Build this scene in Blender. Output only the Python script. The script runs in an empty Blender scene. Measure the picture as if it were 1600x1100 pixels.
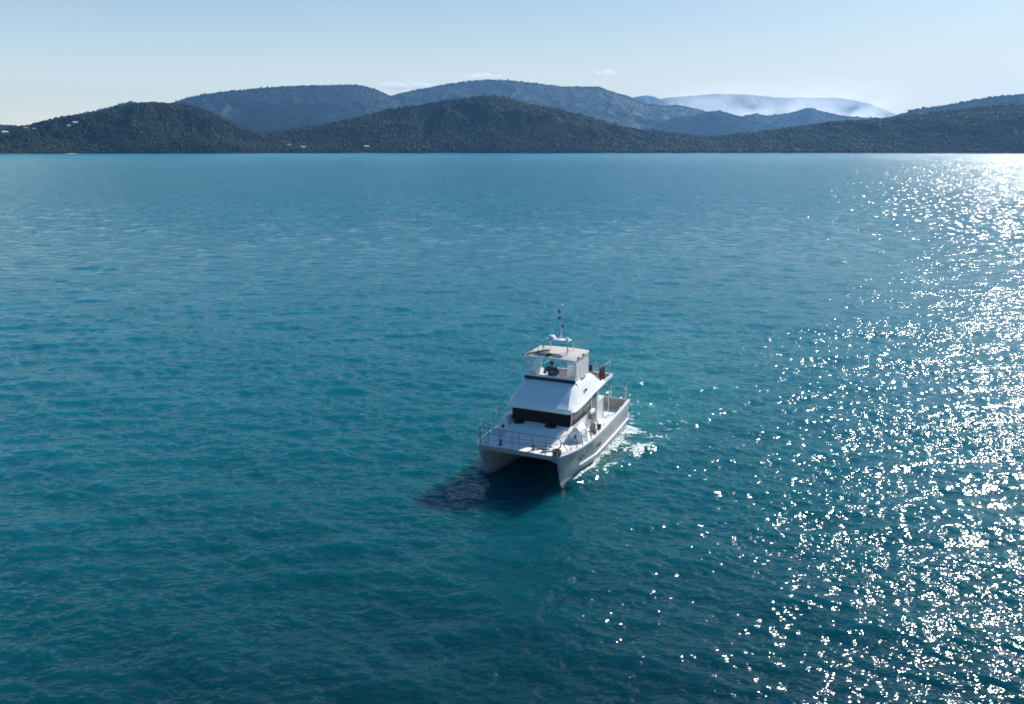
import bpy, bmesh, math, random
import numpy as np
from mathutils import Vector, Matrix
R = math.radians
random.seed(7)
sc = bpy.context.scene
COL = sc.collection

# ------------------------------------------------------------------ camera
CAM_H = 17.0
FPX = 1250.0                      # focal length in photo pixels (1600 wide)
PITCH = math.atan(316.0 / FPX)
cd = bpy.data.cameras.new('camera')
cd.sensor_width = 36.0
cd.lens = 36.0 * FPX / 1600.0
cd.clip_start = 0.5
cd.clip_end = 120000
cam = bpy.data.objects.new('camera', cd)
COL.objects.link(cam)
cam.location = (0, 0, CAM_H)
cam.rotation_euler = (math.pi / 2 - PITCH, 0, 0)
sc.camera = cam

# ------------------------------------------------------------------ sun and sky
SUN_AZ, SUN_EL = R(42.6), R(35.0)       # azimuth clockwise from +Y
SUNDIR = Vector((math.sin(SUN_AZ) * math.cos(SUN_EL), math.cos(SUN_AZ) * math.cos(SUN_EL), math.sin(SUN_EL)))
w = bpy.data.worlds.new('World')
sc.world = w
w.use_nodes = True
wt = w.node_tree
bg = wt.nodes['Background']
sky = wt.nodes.new('ShaderNodeTexSky')
sky.sky_type = 'NISHITA'
sky.sun_disc = False
sky.sun_elevation = SUN_EL
sky.sun_rotation = SUN_AZ
sky.air_density = 1.0
sky.dust_density = 0.4
sky.ozone_density = 0.7
sky.altitude = 0
hs_ = wt.nodes.new('ShaderNodeHueSaturation')
hs_.inputs['Saturation'].default_value = 1.45
wt.links.new(sky.outputs[0], hs_.inputs['Color'])
# thin sea haze brightens the low sky, most of it on the sun's side
def wm(op, a, b=None, c=None):
    n = wt.nodes.new('ShaderNodeMath'); n.operation = op
    for i, q in enumerate((a, b, c)):
        if q is None: continue
        if isinstance(q, (int, float)): n.inputs[i].default_value = q
        else: wt.links.new(q, n.inputs[i])
    return n.outputs[0]
tcw = wt.nodes.new('ShaderNodeTexCoord')
sx_ = wt.nodes.new('ShaderNodeSeparateXYZ'); wt.links.new(tcw.outputs['Generated'], sx_.inputs[0])
low = wm('POWER', 2.718, wm('MULTIPLY', wm('ABSOLUTE', sx_.outputs[2]), -9.0))
saz = wm('ADD', wm('MULTIPLY', sx_.outputs[0], math.sin(SUN_AZ)), wm('MULTIPLY', sx_.outputs[1], math.cos(SUN_AZ)))
side = wm('ADD', wm('MULTIPLY', saz, 0.5), 0.5)
glow = wm('MULTIPLY', low, wm('POWER', side, 3.0))
gm = wt.nodes.new('ShaderNodeMix'); gm.data_type = 'RGBA'; gm.blend_type = 'ADD'; gm.inputs['Factor'].default_value = 1.0
gs = wt.nodes.new('ShaderNodeVectorMath'); gs.operation = 'SCALE'; gs.inputs[0].default_value = (7.5, 5.6, 2.6)
wt.links.new(glow, gs.inputs['Scale'])
# bright aureole round the sun
dn = wt.nodes.new('ShaderNodeVectorMath'); dn.operation = 'DOT_PRODUCT'; dn.inputs[1].default_value = SUNDIR[:]
wt.links.new(tcw.outputs['Generated'], dn.inputs[0])
aur = wm('POWER', wm('MAXIMUM', dn.outputs['Value'], 0.0), 9.0)
ga = wt.nodes.new('ShaderNodeVectorMath'); ga.operation = 'SCALE'; ga.inputs[0].default_value = (0.9, 1.7, 2.0)
wt.links.new(aur, ga.inputs['Scale'])
gm2 = wt.nodes.new('ShaderNodeMix'); gm2.data_type = 'RGBA'; gm2.blend_type = 'ADD'; gm2.inputs['Factor'].default_value = 1.0
# the real low sky is evener round the horizon than the clear-air model: less towards the sun, more to the side
lowm = wm('POWER', 2.718, wm('MULTIPLY', wm('ABSOLUTE', sx_.outputs[2]), -4.0))
mfac = wm('SUBTRACT', 1.0, wm('MULTIPLY', lowm, wm('MULTIPLY', side, side)))
ns = wt.nodes.new('ShaderNodeVectorMath'); ns.operation = 'SCALE'
wt.links.new(hs_.outputs[0], ns.inputs[0]); wt.links.new(mfac, ns.inputs['Scale'])
lw3 = wm('POWER', 2.718, wm('MULTIPLY', wm('ABSOLUTE', sx_.outputs[2]), -7.0))
sa = wt.nodes.new('ShaderNodeVectorMath'); sa.operation = 'SCALE'; sa.inputs[0].default_value = (4.3, 4.1, 3.5)
wt.links.new(wm('MULTIPLY', lw3, wm('MULTIPLY', 4.0, wm('MULTIPLY', side, wm('SUBTRACT', 1.0, side)))), sa.inputs['Scale'])
gm3 = wt.nodes.new('ShaderNodeMix'); gm3.data_type = 'RGBA'; gm3.blend_type = 'ADD'; gm3.inputs['Factor'].default_value = 1.0
wt.links.new(ns.outputs[0], gm3.inputs['A']); wt.links.new(sa.outputs[0], gm3.inputs['B'])
wt.links.new(gm3.outputs['Result'], gm2.inputs['A']); wt.links.new(ga.outputs[0], gm2.inputs['B'])
wt.links.new(gm2.outputs['Result'], gm.inputs['A']); wt.links.new(gs.outputs[0], gm.inputs['B'])
wt.links.new(gm.outputs['Result'], bg.inputs['Color'])
bg.inputs['Strength'].default_value = 0.095
ld = bpy.data.lights.new('sun', 'SUN')
ld.energy = 5.0
ld.angle = R(0.55)
ld.color = (1.0, 0.95, 0.88)
sun = bpy.data.objects.new('sun', ld)
COL.objects.link(sun)
sun.rotation_euler = SUNDIR.to_track_quat('Z', 'Y').to_euler()
sun.location = (0, 0, 60)

sc.view_settings.view_transform = 'Standard'
sc.view_settings.look = 'None'
sc.view_settings.exposure = 0.42
sc.view_settings.gamma = 1.0
sc.cycles.use_denoising = True
sc.cycles.filter_width = 1.8
sc.cycles.max_bounces = 8
sc.cycles.transparent_max_bounces = 16
sc.cycles.volume_bounces = 1
sc.cycles.caustics_reflective = False
sc.cycles.caustics_refractive = False
sc.cycles.sample_clamp_indirect = 4

# ------------------------------------------------------------------ helpers
def tag(o, label=None, cat=None, group=None, kind=None):
    if label: o['label'] = label
    if cat: o['category'] = cat
    if group: o['group'] = group
    if kind: o['kind'] = kind
    return o

def np_mesh(name, verts, faces, mat, smooth=True, parent=None, attrs=None):
    """verts (N,3) float, faces (M,k) int with k constant"""
    me = bpy.data.meshes.new(name)
    n, m, k = len(verts), len(faces), faces.shape[1]
    me.vertices.add(n)
    me.vertices.foreach_set('co', np.ascontiguousarray(verts, dtype=np.float32).ravel())
    me.loops.add(m * k)
    me.loops.foreach_set('vertex_index', np.ascontiguousarray(faces, dtype=np.int32).ravel())
    me.polygons.add(m)
    me.polygons.foreach_set('loop_start', np.arange(0, m * k, k, dtype=np.int32))
    me.polygons.foreach_set('loop_total', np.full(m, k, dtype=np.int32))
    me.polygons.foreach_set('use_smooth', np.full(m, smooth, dtype=bool))
    me.update(calc_edges=True)
    if attrs:
        for an, av in attrs.items():
            a = me.attributes.new(an, 'FLOAT', 'POINT')
            a.data.foreach_set('value', np.ascontiguousarray(av, dtype=np.float32))
    if mat: me.materials.append(mat)
    o = bpy.data.objects.new(name, me)
    COL.objects.link(o)
    if parent: o.parent = parent
    return o

_rng = np.random.default_rng(11)
_tab = _rng.random((512, 512))
def vnoise(x, y):
    xi = np.floor(x).astype(np.int64); yi = np.floor(y).astype(np.int64)
    fx = x - xi; fy = y - yi
    fx = fx * fx * fx * (fx * (fx * 6 - 15) + 10); fy = fy * fy * fy * (fy * (fy * 6 - 15) + 10)
    x0 = xi & 511; x1 = (xi + 1) & 511; y0 = yi & 511; y1 = (yi + 1) & 511
    return ((_tab[x0, y0] * (1 - fx) + _tab[x1, y0] * fx) * (1 - fy)
            + (_tab[x0, y1] * (1 - fx) + _tab[x1, y1] * fx) * fy)
def fbm(x, y, oct=4, ridged=False):
    s = 0; a = 1.0; t = 0
    for i in range(oct):
        v = vnoise(x * 2 ** i + 17.3 * i, y * 2 ** i + 9.1 * i)
        if ridged: v = 1 - abs(2 * v - 1)
        s = s + a * v; t += a; a *= 0.5
    return s / t
def sstep(x, a, b):
    t = np.clip((x - a) / (b - a), 0, 1)
    return t * t * (3 - 2 * t)

def new_mat(name):
    m = bpy.data.materials.new(name)
    m.use_nodes = True
    return m, m.node_tree, m.node_tree.nodes['Principled BSDF']

def pmat(name, col, rough=0.5, metal=0.0, var=0.0, vscale=3.0, spec=0.5, bump=0.0, coat=0.0, dirt=None):
    m, nt, b = new_mat(name)
    b.inputs['Roughness'].default_value = rough
    b.inputs['Metallic'].default_value = metal
    b.inputs['Specular IOR Level'].default_value = spec
    b.inputs['Coat Weight'].default_value = coat
    tc = nt.nodes.new('ShaderNodeTexCoord')
    nz = nt.nodes.new('ShaderNodeTexNoise')
    nz.inputs['Scale'].default_value = vscale
    nz.inputs['Detail'].default_value = 5
    nt.links.new(tc.outputs['Object'], nz.inputs['Vector'])
    cr = nt.nodes.new('ShaderNodeValToRGB')
    c2 = dirt if dirt else tuple(c * (1 - var) for c in col)
    cr.color_ramp.elements[0].position = 0.35
    cr.color_ramp.elements[0].color = (*c2, 1)
    cr.color_ramp.elements[1].position = 0.62
    cr.color_ramp.elements[1].color = (*col, 1)
    nt.links.new(nz.outputs['Fac'], cr.inputs['Fac'])
    nt.links.new(cr.outputs['Color'], b.inputs['Base Color'])
    if bump:
        bp = nt.nodes.new('ShaderNodeBump')
        bp.inputs['Strength'].default_value = bump
        bp.inputs['Distance'].default_value = 0.02
        nt.links.new(nz.outputs['Fac'], bp.inputs['Height'])
        nt.links.new(bp.outputs[0], b.inputs['Normal'])
    return m

# ------------------------------------------------------------------ boat placement (needed by the wake)
PSI = R(23.93)
BOAT = Vector((0.282, 38.52, 0.0))                       # bow reference point on the water
HX, HY = -math.sin(PSI), -math.cos(PSI)                  # forward
QX, QY = math.cos(PSI), -math.sin(PSI)                   # port
def boat_local(x, y):
    dx = x - BOAT.x; dy = y - BOAT.y
    return dx * HX + dy * HY, dx * QX + dy * QY

# ------------------------------------------------------------------ water
WN = 90
wr = np.random.default_rng(5)
lam = np.exp(np.linspace(np.log(0.4), np.log(15.0), WN)) * (1 + wr.uniform(-.06, .06, WN))
kk = 2 * np.pi / lam
spread = np.interp(np.log(lam), [np.log(.4), np.log(15)], [R(48), R(20)])
thd = R(-97) + wr.normal(0, 1, WN) * spread              # travel direction, roughly towards the camera
slope = np.interp(np.log(lam), np.log([.4, 1.0, 2.5, 6, 15]), [.036, .037, .023, .011, .004])
amp = slope / kk
ph = wr.uniform(0, 2 * np.pi, WN)
def waves(x, y, spacing):
    z = np.zeros_like(x); dx = np.zeros_like(x); dy = np.zeros_like(x)
    gust = 0.78 + 0.46 * fbm(x / 14.0 + 31, y / 9.0 + 5, 3)
    for i in range(WN):
        att = sstep(lam[i] / spacing, 1.7, 3.4) if not np.isscalar(spacing) else 1.0
        c, s = math.cos(thd[i]), math.sin(thd[i])
        p = kk[i] * (c * x + s * y) + ph[i]
        a = amp[i] * att * (gust if lam[i] < 4 else 1.0)
        z += a * np.sin(p)
        q = a * np.cos(p) * 0.85
        dx += q * c; dy += q * s
    # bow wave and wake troughs raised by the boat
    s_, t_ = boat_local(x, y)
    aft = np.clip(-s_ - 1.0, 0, 60)
    for sg in (1, -1):
        d = sg * t_ - (2.45 + aft * 0.30)
        z += np.where(s_ < -1.0, 0.17 * np.exp(-(d / 0.45) ** 2) * np.exp(-aft / 14), 0) * (0.6 + 0.8 * fbm(x * 1.1, y * 1.1, 2))
        z -= np.where(s_ < -1.0, 0.09 * np.exp(-((d - 1.1) / 0.6) ** 2) * np.exp(-aft / 14), 0)
    ww = np.exp(-(t_ / 3.4) ** 2) * sstep(-s_, 11, 13.5) * np.exp(-np.clip(-s_ - 11, 0, 99) / 16)
    z += ww * 0.35 * (fbm(x * 1.6, y * 1.6, 4) - 0.5)
    return z, dx, dy
def aerated(x, y):
    s_, t_ = boat_local(x, y)
    aft = np.clip(-s_ - 1.2, 0, 80)
    wdt = 0.35 + aft * 0.27
    side = sstep(-s_, 1.2, 4.5) * np.exp(-(np.clip(abs(t_) - 2.5, 0, 99) / wdt) ** 2) * (abs(t_) > 2.2)
    behind = sstep(-s_, 10.8, 12) * np.exp(-(t_ / (3.4 + 0.1 * aft)) ** 4)
    fade = np.exp(-aft / 22)
    return np.clip(np.maximum(side * 0.9, behind) * fade, 0, 1) * (0.45 + 0.9 * fbm(x * 0.7 + 3, y * 0.7, 4))

dep = np.concatenate([np.linspace(R(48), R(2.0), 1000), np.exp(np.linspace(np.log(R(1.96)), np.log(R(0.05)), 120))])
rr = np.concatenate([[0.5, 3, 6, 9, 12], CAM_H / np.tan(dep)])
az = np.concatenate([np.linspace(-180, -42, 50)[:-1], np.arange(-42, -35.5, .13), np.arange(-35.5, 35.5, 0.062),
                     np.arange(35.5, 42, .13), np.linspace(42, 180, 50)[:-1]])
az = np.radians(az)
NA, NR = len(az), len(rr)
A, RR = np.meshgrid(az, rr)
X = np.sin(A) * RR; Y = np.cos(A) * RR
dr = np.gradient(rr)
daz = np.abs(np.gradient(az)); daz[0] = daz[1]
SP = np.maximum(dr[:, None] * np.ones_like(A), RR * daz[None, :] * 0.9)
Z, DX, DY = waves(X, Y, SP)
AER = aerated(X, Y)
X = X + DX; Y = Y + DY
idx = np.arange(NR * NA).reshape(NR, NA)
nx = np.roll(idx, -1, axis=1)
F = np.stack([idx[:-1].ravel(), nx[:-1].ravel(), nx[1:].ravel(), idx[1:].ravel()], 1)[:, ::-1]
m, nt, b = new_mat('water')
N = nt.nodes; L = nt.links
geo = N.new('ShaderNodeNewGeometry')
def vmath(op, a, bb=None, val=None):
    n = N.new('ShaderNodeVectorMath'); n.operation = op
    L.new(a, n.inputs[0])
    if bb is not None: L.new(bb, n.inputs[1])
    if val is not None: n.inputs[1].default_value = val
    return n
def fmath(op, a, bb=None, clamp=False):
    n = N.new('ShaderNodeMath'); n.operation = op; n.use_clamp = clamp
    for i, q in enumerate((a, bb)):
        if q is None: continue
        if isinstance(q, (int, float)): n.inputs[i].default_value = q
        else: L.new(q, n.inputs[i])
    return n.outputs[0]
def slopes(scale, detail, rough, d, stretch):
    """finite-difference slope of a noise height field, in metres of world space"""
    outs = []
    for off in ((0, 0, 0), (d, 0, 0), (0, d, 0)):
        p = vmath('ADD', geo.outputs['Position'], val=off)
        mp = N.new('ShaderNodeMapping')
        mp.inputs['Rotation'].default_value = (0, 0, R(7))
        mp.inputs['Scale'].default_value = (scale * stretch, scale, 0)
        L.new(p.outputs[0], mp.inputs['Vector'])
        nz = N.new('ShaderNodeTexNoise')
        nz.noise_dimensions = '2D'
        nz.inputs['Scale'].default_value = 1.0
        nz.inputs['Detail'].default_value = detail
        nz.inputs['Roughness'].default_value = rough
        L.new(mp.outputs[0], nz.inputs['Vector'])
        outs.append(nz.outputs['Fac'])
    return fmath('SUBTRACT', outs[0], outs[1]), fmath('SUBTRACT', outs[0], outs[2])
dist = vmath('LENGTH', geo.outputs['Position']).outputs['Value']
mr = N.new('ShaderNodeMapRange'); mr.interpolation_type = 'SMOOTHSTEP'
mr.inputs['From Min'].default_value = 50; mr.inputs['From Max'].default_value = 260
L.new(dist, mr.inputs['Value'])
farw = mr.outputs[0]
# small ripples everywhere (0.1 to 0.5 m), larger chop where the mesh is too coarse to carry it
fx1, fy1 = slopes(2.2, 2.0, 0.6, 0.025, 0.62)
fx2, fy2 = slopes(0.60, 1.0, 0.5, 0.25, 0.6)
K1, K2 = 0.165 / 0.025 , 0.88 / 0.25
gn = N.new('ShaderNodeTexNoise'); gn.inputs['Scale'].default_value = 0.10; gn.inputs['Detail'].default_value = 3
L.new(geo.outputs['Position'], gn.inputs['Vector'])
gmap = N.new('ShaderNodeMapRange')
gmap.inputs['From Min'].default_value = 0.3; gmap.inputs['From Max'].default_value = 0.7
gmap.inputs['To Min'].default_value = 0.5 * K1; gmap.inputs['To Max'].default_value = 1.45 * K1
L.new(gn.outputs['Fac'], gmap.inputs['Value'])
k2 = fmath('MULTIPLY', farw, K2)
g1 = fmath('MULTIPLY', gmap.outputs[0], fmath('SUBTRACT', 1.0, fmath('MULTIPLY', farw, 0.85)))
sx = fmath('ADD', fmath('MULTIPLY', fx1, g1), fmath('MULTIPLY', fx2, k2))
sy = fmath('ADD', fmath('MULTIPLY', fy1, g1), fmath('MULTIPLY', fy2, k2))
mpf = N.new('ShaderNodeMapping'); mpf.inputs['Scale'].default_value = (1 / 3.0, 1 / 8., 0); L.new(geo.outputs['Position'], mpf.inputs['Vector'])
nf = N.new('ShaderNodeTexNoise'); nf.noise_dimensions = '2D'; nf.inputs['Scale'].default_value = 1; nf.inputs['Detail'].default_value = 3; nf.inputs['Roughness'].default_value = .6
L.new(mpf.outputs[0], nf.inputs['Vector'])
mrf = N.new('ShaderNodeMapRange'); mrf.interpolation_type = 'SMOOTHSTEP'; mrf.inputs['From Min'].default_value = 70; mrf.inputs['From Max'].default_value = 280
mrf.inputs['To Max'].default_value = 1.3; L.new(dist, mrf.inputs['Value'])
mpg = N.new('ShaderNodeMapping'); mpg.inputs['Scale'].default_value = (1 / 14., 1 / 40., 0); L.new(geo.outputs['Position'], mpg.inputs['Vector'])
ng = N.new('ShaderNodeTexNoise'); ng.noise_dimensions = '2D'; ng.inputs['Scale'].default_value = 1; ng.inputs['Detail'].default_value = 2; ng.inputs['Roughness'].default_value = .6
L.new(mpg.outputs[0], ng.inputs['Vector'])
mrg = N.new('ShaderNodeMapRange'); mrg.interpolation_type = 'SMOOTHSTEP'; mrg.inputs['From Min'].default_value = 200; mrg.inputs['From Max'].default_value = 1000
mrg.inputs['To Max'].default_value = 0.6; L.new(dist, mrg.inputs['Value'])
sy = fmath('ADD', sy, fmath('MULTIPLY', fmath('SUBTRACT', ng.outputs['Fac'], 0.5), mrg.outputs[0]))
sy = fmath('ADD', sy, fmath('MULTIPLY', fmath('SUBTRACT', nf.outputs['Fac'], 0.5), mrf.outputs[0]))
cmb = N.new('ShaderNodeCombineXYZ'); L.new(sx, cmb.inputs[0]); L.new(sy, cmb.inputs[1])
nn = vmath('NORMALIZE', vmath('ADD', geo.outputs['Normal'], cmb.outputs[0]).outputs[0])
L.new(nn.outputs[0], b.inputs['Normal'])
at = N.new('ShaderNodeAttribute'); at.attribute_name = 'aer'
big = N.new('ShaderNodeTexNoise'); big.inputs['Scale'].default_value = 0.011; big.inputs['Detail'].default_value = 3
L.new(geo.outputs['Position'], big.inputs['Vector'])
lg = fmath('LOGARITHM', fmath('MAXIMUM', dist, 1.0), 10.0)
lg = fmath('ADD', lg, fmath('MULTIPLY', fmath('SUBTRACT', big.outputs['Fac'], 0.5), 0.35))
wc = N.new('ShaderNodeValToRGB')  # turbid water brightens with distance; the dark near end also paints in vignetting
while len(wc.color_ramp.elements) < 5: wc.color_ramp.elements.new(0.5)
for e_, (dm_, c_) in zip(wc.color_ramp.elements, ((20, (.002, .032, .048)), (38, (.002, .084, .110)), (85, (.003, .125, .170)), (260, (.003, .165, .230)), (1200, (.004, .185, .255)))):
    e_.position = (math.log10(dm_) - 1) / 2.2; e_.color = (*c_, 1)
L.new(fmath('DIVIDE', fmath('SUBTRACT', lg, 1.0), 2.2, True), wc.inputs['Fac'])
mx2 = N.new('ShaderNodeMix'); mx2.data_type = 'RGBA'
mx2.inputs['B'].default_value = (0.05, 0.26, 0.25, 1)
L.new(wc.outputs['Color'], mx2.inputs['A'])
L.new(fmath('MULTIPLY', at.outputs['Fac'], 0.75, True), mx2.inputs['Factor'])
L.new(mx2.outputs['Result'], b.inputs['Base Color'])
# beyond the reach of the mesh the unresolved chop becomes microfacet roughness
mrr = N.new('ShaderNodeMapRange'); mrr.interpolation_type = 'SMOOTHSTEP'
mrr.inputs['From Min'].default_value = 500; mrr.inputs['From Max'].default_value = 4000
mrr.inputs['To Min'].default_value = 0.12; mrr.inputs['To Max'].default_value = 0.28
L.new(dist, mrr.inputs['Value']); L.new(mrr.outputs[0], b.inputs['Roughness'])
b.inputs['IOR'].default_value = 1.333
b.inputs['Specular IOR Level'].default_value = 0.29
msw = N.new('ShaderNodeMapRange'); msw.interpolation_type = 'SMOOTHSTEP'; msw.inputs['From Min'].default_value = 48; msw.inputs['From Max'].default_value = 130
msw.inputs['To Min'].default_value = 1.0; msw.inputs['To Max'].default_value = 0.0
L.new(dist, msw.inputs['Value']); L.new(msw.outputs[0], b.inputs['Subsurface Weight'])
b.inputs['Subsurface Radius'].default_value = (0.6, 1.0, 1.0)
b.inputs['Subsurface Scale'].default_value = 12.0
WATER = m
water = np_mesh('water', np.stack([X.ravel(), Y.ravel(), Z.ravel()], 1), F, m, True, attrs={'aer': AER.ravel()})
tag(water, kind='structure')
del X, Y, Z, A, RR, SP, DX, DY

# ------------------------------------------------------------------ hills
def raydir(u, v):
    a = (u - 800) / FPX; bb = (550 - v) / FPX
    return a, math.cos(PITCH) + bb * math.sin(PITCH), -math.sin(PITCH) + bb * math.cos(PITCH)
def prof_to_az(prof, D):
    az, hh = [], []
    for u, v in prof:
        x, y, z = raydir(u, v)
        az.append(math.atan2(x, y)); hh.append(CAM_H + D * z / math.hypot(x, y))
    return np.array(az), np.array(hh)

def forest_mat(name, c1, c2, c3, tex, bumpd):
    m, nt, b = new_mat(name)
    N = nt.nodes; L = nt.links
    g = N.new('ShaderNodeNewGeometry')
    n1 = N.new('ShaderNodeTexNoise'); n1.inputs['Scale'].default_value = 1 / 240.0; n1.inputs['Detail'].default_value = 5
    n2 = N.new('ShaderNodeTexNoise'); n2.inputs['Scale'].default_value = 1 / tex; n2.inputs['Detail'].default_value = 4
    L.new(g.outputs['Position'], n1.inputs['Vector']); L.new(g.outputs['Position'], n2.inputs['Vector'])
    mx = N.new('ShaderNodeMix'); mx.data_type = 'RGBA'
    mx.inputs['A'].default_value = (*c1, 1); mx.inputs['B'].default_value = (*c2, 1)
    r1 = N.new('ShaderNodeMapRange'); r1.inputs['From Min'].default_value = .43; r1.inputs['From Max'].default_value = .58
    L.new(n1.outputs['Fac'], r1.inputs['Value']); L.new(r1.outputs[0], mx.inputs['Factor'])
    mx2 = N.new('ShaderNodeMix'); mx2.data_type = 'RGBA'; mx2.inputs['B'].default_value = (*c3, 1)
    r2 = N.new('ShaderNodeMapRange'); r2.inputs['From Min'].default_value = .5; r2.inputs['From Max'].default_value = .7
    L.new(n2.outputs['Fac'], r2.inputs['Value']); L.new(r2.outputs[0], mx2.inputs['Factor'])
    L.new(mx.outputs['Result'], mx2.inputs['A'])
    L.new(mx2.outputs['Result'], b.inputs['Base Color'])
    b.inputs['Roughness'].default_value = 0.85
    b.inputs['Specular IOR Level'].default_value = 0.15
    return m
M_FOREST = forest_mat('forest_canopy', (0.010, 0.019, 0.014), (0.036, 0.050, 0.019), (0.048, 0.054, 0.024), 70, 1)
M_TREES = forest_mat('tree_foliage', (0.010, 0.019, 0.014), (0.036, 0.050, 0.019), (0.048, 0.054, 0.024), 70, 1)
M_BACK = forest_mat('mountain_forest', (0.014, 0.026, 0.018), (0.024, 0.036, 0.020), (0.032, 0.040, 0.022), 60, 1)

def ico12():
    t = (1 + 5 ** .5) / 2
    v = np.array([(-1, t, 0), (1, t, 0), (-1, -t, 0), (1, -t, 0), (0, -1, t), (0, 1, t), (0, -1, -t), (0, 1, -t),
                  (t, 0, -1), (t, 0, 1), (-t, 0, -1), (-t, 0, 1)], float)
    v /= np.linalg.norm(v[0])
    f = np.array([(0, 11, 5), (0, 5, 1), (0, 1, 7), (0, 7, 10), (0, 10, 11), (1, 5, 9), (5, 11, 4), (11, 10, 2), (10, 7, 6),
                  (7, 1, 8), (3, 9, 4), (3, 4, 2), (3, 2, 6), (3, 6, 8), (3, 8, 9), (4, 9, 5), (2, 4, 11), (6, 2, 10), (8, 6, 7), (9, 8, 1)])
    return v, f
def crowns(name, pts, rad, mat, seed):
    g = np.random.default_rng(seed)
    v, f = ico12(); n = len(pts)
    V = v[None] * (1 + g.uniform(-.3, .3, (n, 12, 1)))
    V = V * rad[:, None, None] * np.stack([np.ones(n), np.ones(n), g.uniform(.6, 1.05, n)], 1)[:, None, :]
    V = V + pts[:, None, :]
    Fc = f[None] + (np.arange(n) * 12)[:, None, None]
    return np_mesh(name, V.reshape(-1, 3), Fc.reshape(-1, 3), mat, True)

HILLS = {}
def hill(name, prof, D, front, back, mat, seed, step=0.075, rows=90, ravine=0.30, rav_scale=260., canopy=4.0, base=-2.0,
         shore_wob=0.0, power=0.85, trees=0, tree_r=4.5, ridge_trees=0, lead=None):
    pa, phh = prof_to_az(prof, D)
    azs = np.arange(pa[0], pa[-1], R(step))
    ridge = np.interp(azs, pa, phh)
    ker = np.hanning(max(3, int(R(0.7) / R(step)) | 1)); ker /= ker.sum()
    k2 = len(ker) // 2
    ridge = np.convolve(np.pad(ridge, k2, mode='edge'), ker, 'valid')
    sd = seed * 13.7
    arc = azs * D
    ridge = ridge + (fbm(arc / 160 + sd, arc * 0 + sd, 4) - .5) * 9
    wob = (fbm(arc / 700 + sd, arc * 0 + 3.3, 3) - .5) * 2 * shore_wob
    tt = np.concatenate([np.linspace(0, 1, rows), 1 + np.linspace(0, 1, 14)[1:]])
    T, AA = np.meshgrid(tt, azs, indexing='ij')
    Fr = front + wob[None, :]
    rad = np.where(T <= 1, D - Fr * (1 - T), D + back * (T - 1))
    x = np.sin(AA) * rad; y = np.cos(AA) * rad
    Rg = ridge[None, :] * np.ones_like(T)
    sh = np.where(T <= 1, np.clip(T, 0, 1) ** power, np.clip(2 - T, 0, 1) ** 1.1)
    sh = np.where(T <= 1, sh * 0.75 + 0.25 * (T * T * (3 - 2 * T)), sh)
    wx = (fbm(x / 400 + sd, y / 400, 2) - .5) * 1.6
    rv = fbm(x / rav_scale + sd + wx, y / (rav_scale * 1.9) + sd, 4, ridged=True)
    rv2 = fbm(x / (rav_scale * .33) + sd, y / (rav_scale * .5) + 7 + sd, 3)
    env = np.clip(T * (1 - np.clip(T, 0, 1)) * 4, 0, 1) ** 1.6
    zz = Rg * sh * (1 + ravine * env * (rv - 0.62) * 2.4) + Rg * (.11 if D < 6000 else .04) * env * (rv2 - .5)
    can = (vnoise(x / 6.0, y / 6.0) + vnoise(x / 11.0 + 4, y / 11.0) - 0.6) * canopy * (D / 5000) ** .3
    zz = zz + can * sstep(T, 0.0, 0.05)
    if base is not None:
        zz = np.where(T == 0, base, zz); zz = np.where(T >= 2, base, zz)
    nr, na = T.shape
    ii = np.arange(nr * na).reshape(nr, na)
    Fq = np.stack([ii[:-1, :-1].ravel(), ii[:-1, 1:].ravel(), ii[1:, 1:].ravel(), ii[1:, :-1].ravel()], 1)[:, ::-1]
    o = np_mesh(name, np.stack([x.ravel(), y.ravel(), zz.ravel()], 1), Fq, mat, True)
    tag(o, kind='structure')
    g = np.random.default_rng(seed)
    HILLS[name + str(seed)] = (azs, tt, x, y, zz)
    pts = []; rads = []
    if trees:
        i = (np.sqrt(g.uniform(0.0, 1, trees)) * 0 + g.uniform(0.0, 1.02, trees)) * (rows - 1)
        j = g.uniform(0, na - 1.01, trees)
        i = np.clip(i, 0, nr - 2)
        i0 = i.astype(int); j0 = j.astype(int)
        px = x[i0, j0] + g.uniform(-4, 4, trees); py = y[i0, j0] + g.uniform(-4, 4, trees); pz = zz[i0, j0]
        r_ = tree_r * np.exp(g.normal(0, .32, trees))
        pts.append(np.stack([px, py, pz + r_ * .45], 1)); rads.append(r_)
    if ridge_trees:
        j = g.integers(0, na, ridge_trees); i0 = rows - 1 + g.integers(-3, 2, ridge_trees)
        r_ = tree_r * np.exp(g.normal(0, .4, ridge_trees)) * 1.05
        pts.append(np.stack([x[i0, j], y[i0, j], zz[i0, j] + r_ * .55], 1)); rads.append(r_)
    return o, (np.concatenate(pts) if pts else None), (np.concatenate(rads) if rads else None)

# skyline points (photo column, row) of every ridge; each is built at its own distance and true height
P_LEFT = [(-420, 190), (-250, 200), (-100, 203), (0, 204), (30, 200), (55, 196), (75, 190), (90, 187), (120, 181), (150, 178), (180, 172), (205, 165), (228, 161), (262, 162),
          (295, 165), (325, 175), (350, 187), (375, 198), (400, 208), (425, 218), (450, 230), (470, 238)]
P_MID = [(330, 238), (370, 222), (400, 210), (440, 206), (500, 198), (540, 190), (575, 181), (620, 171), (660, 166), (700, 158), (740, 153),
         (775, 152), (800, 156), (830, 165), (870, 171), (900, 179), (930, 188), (960, 197), (1000, 204), (1040, 208), (1070, 212),
         (1110, 217), (1150, 225), (1190, 238)]
P_RIGHT = [(1010, 238), (1060, 222), (1110, 215), (1160, 211), (1200, 206), (1250, 200), (1300, 192), (1350, 190), (1400, 184), (1450, 179),
           (1500, 173), (1540, 169), (1600, 166), (1750, 160), (1900, 165), (2050, 180)]
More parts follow.
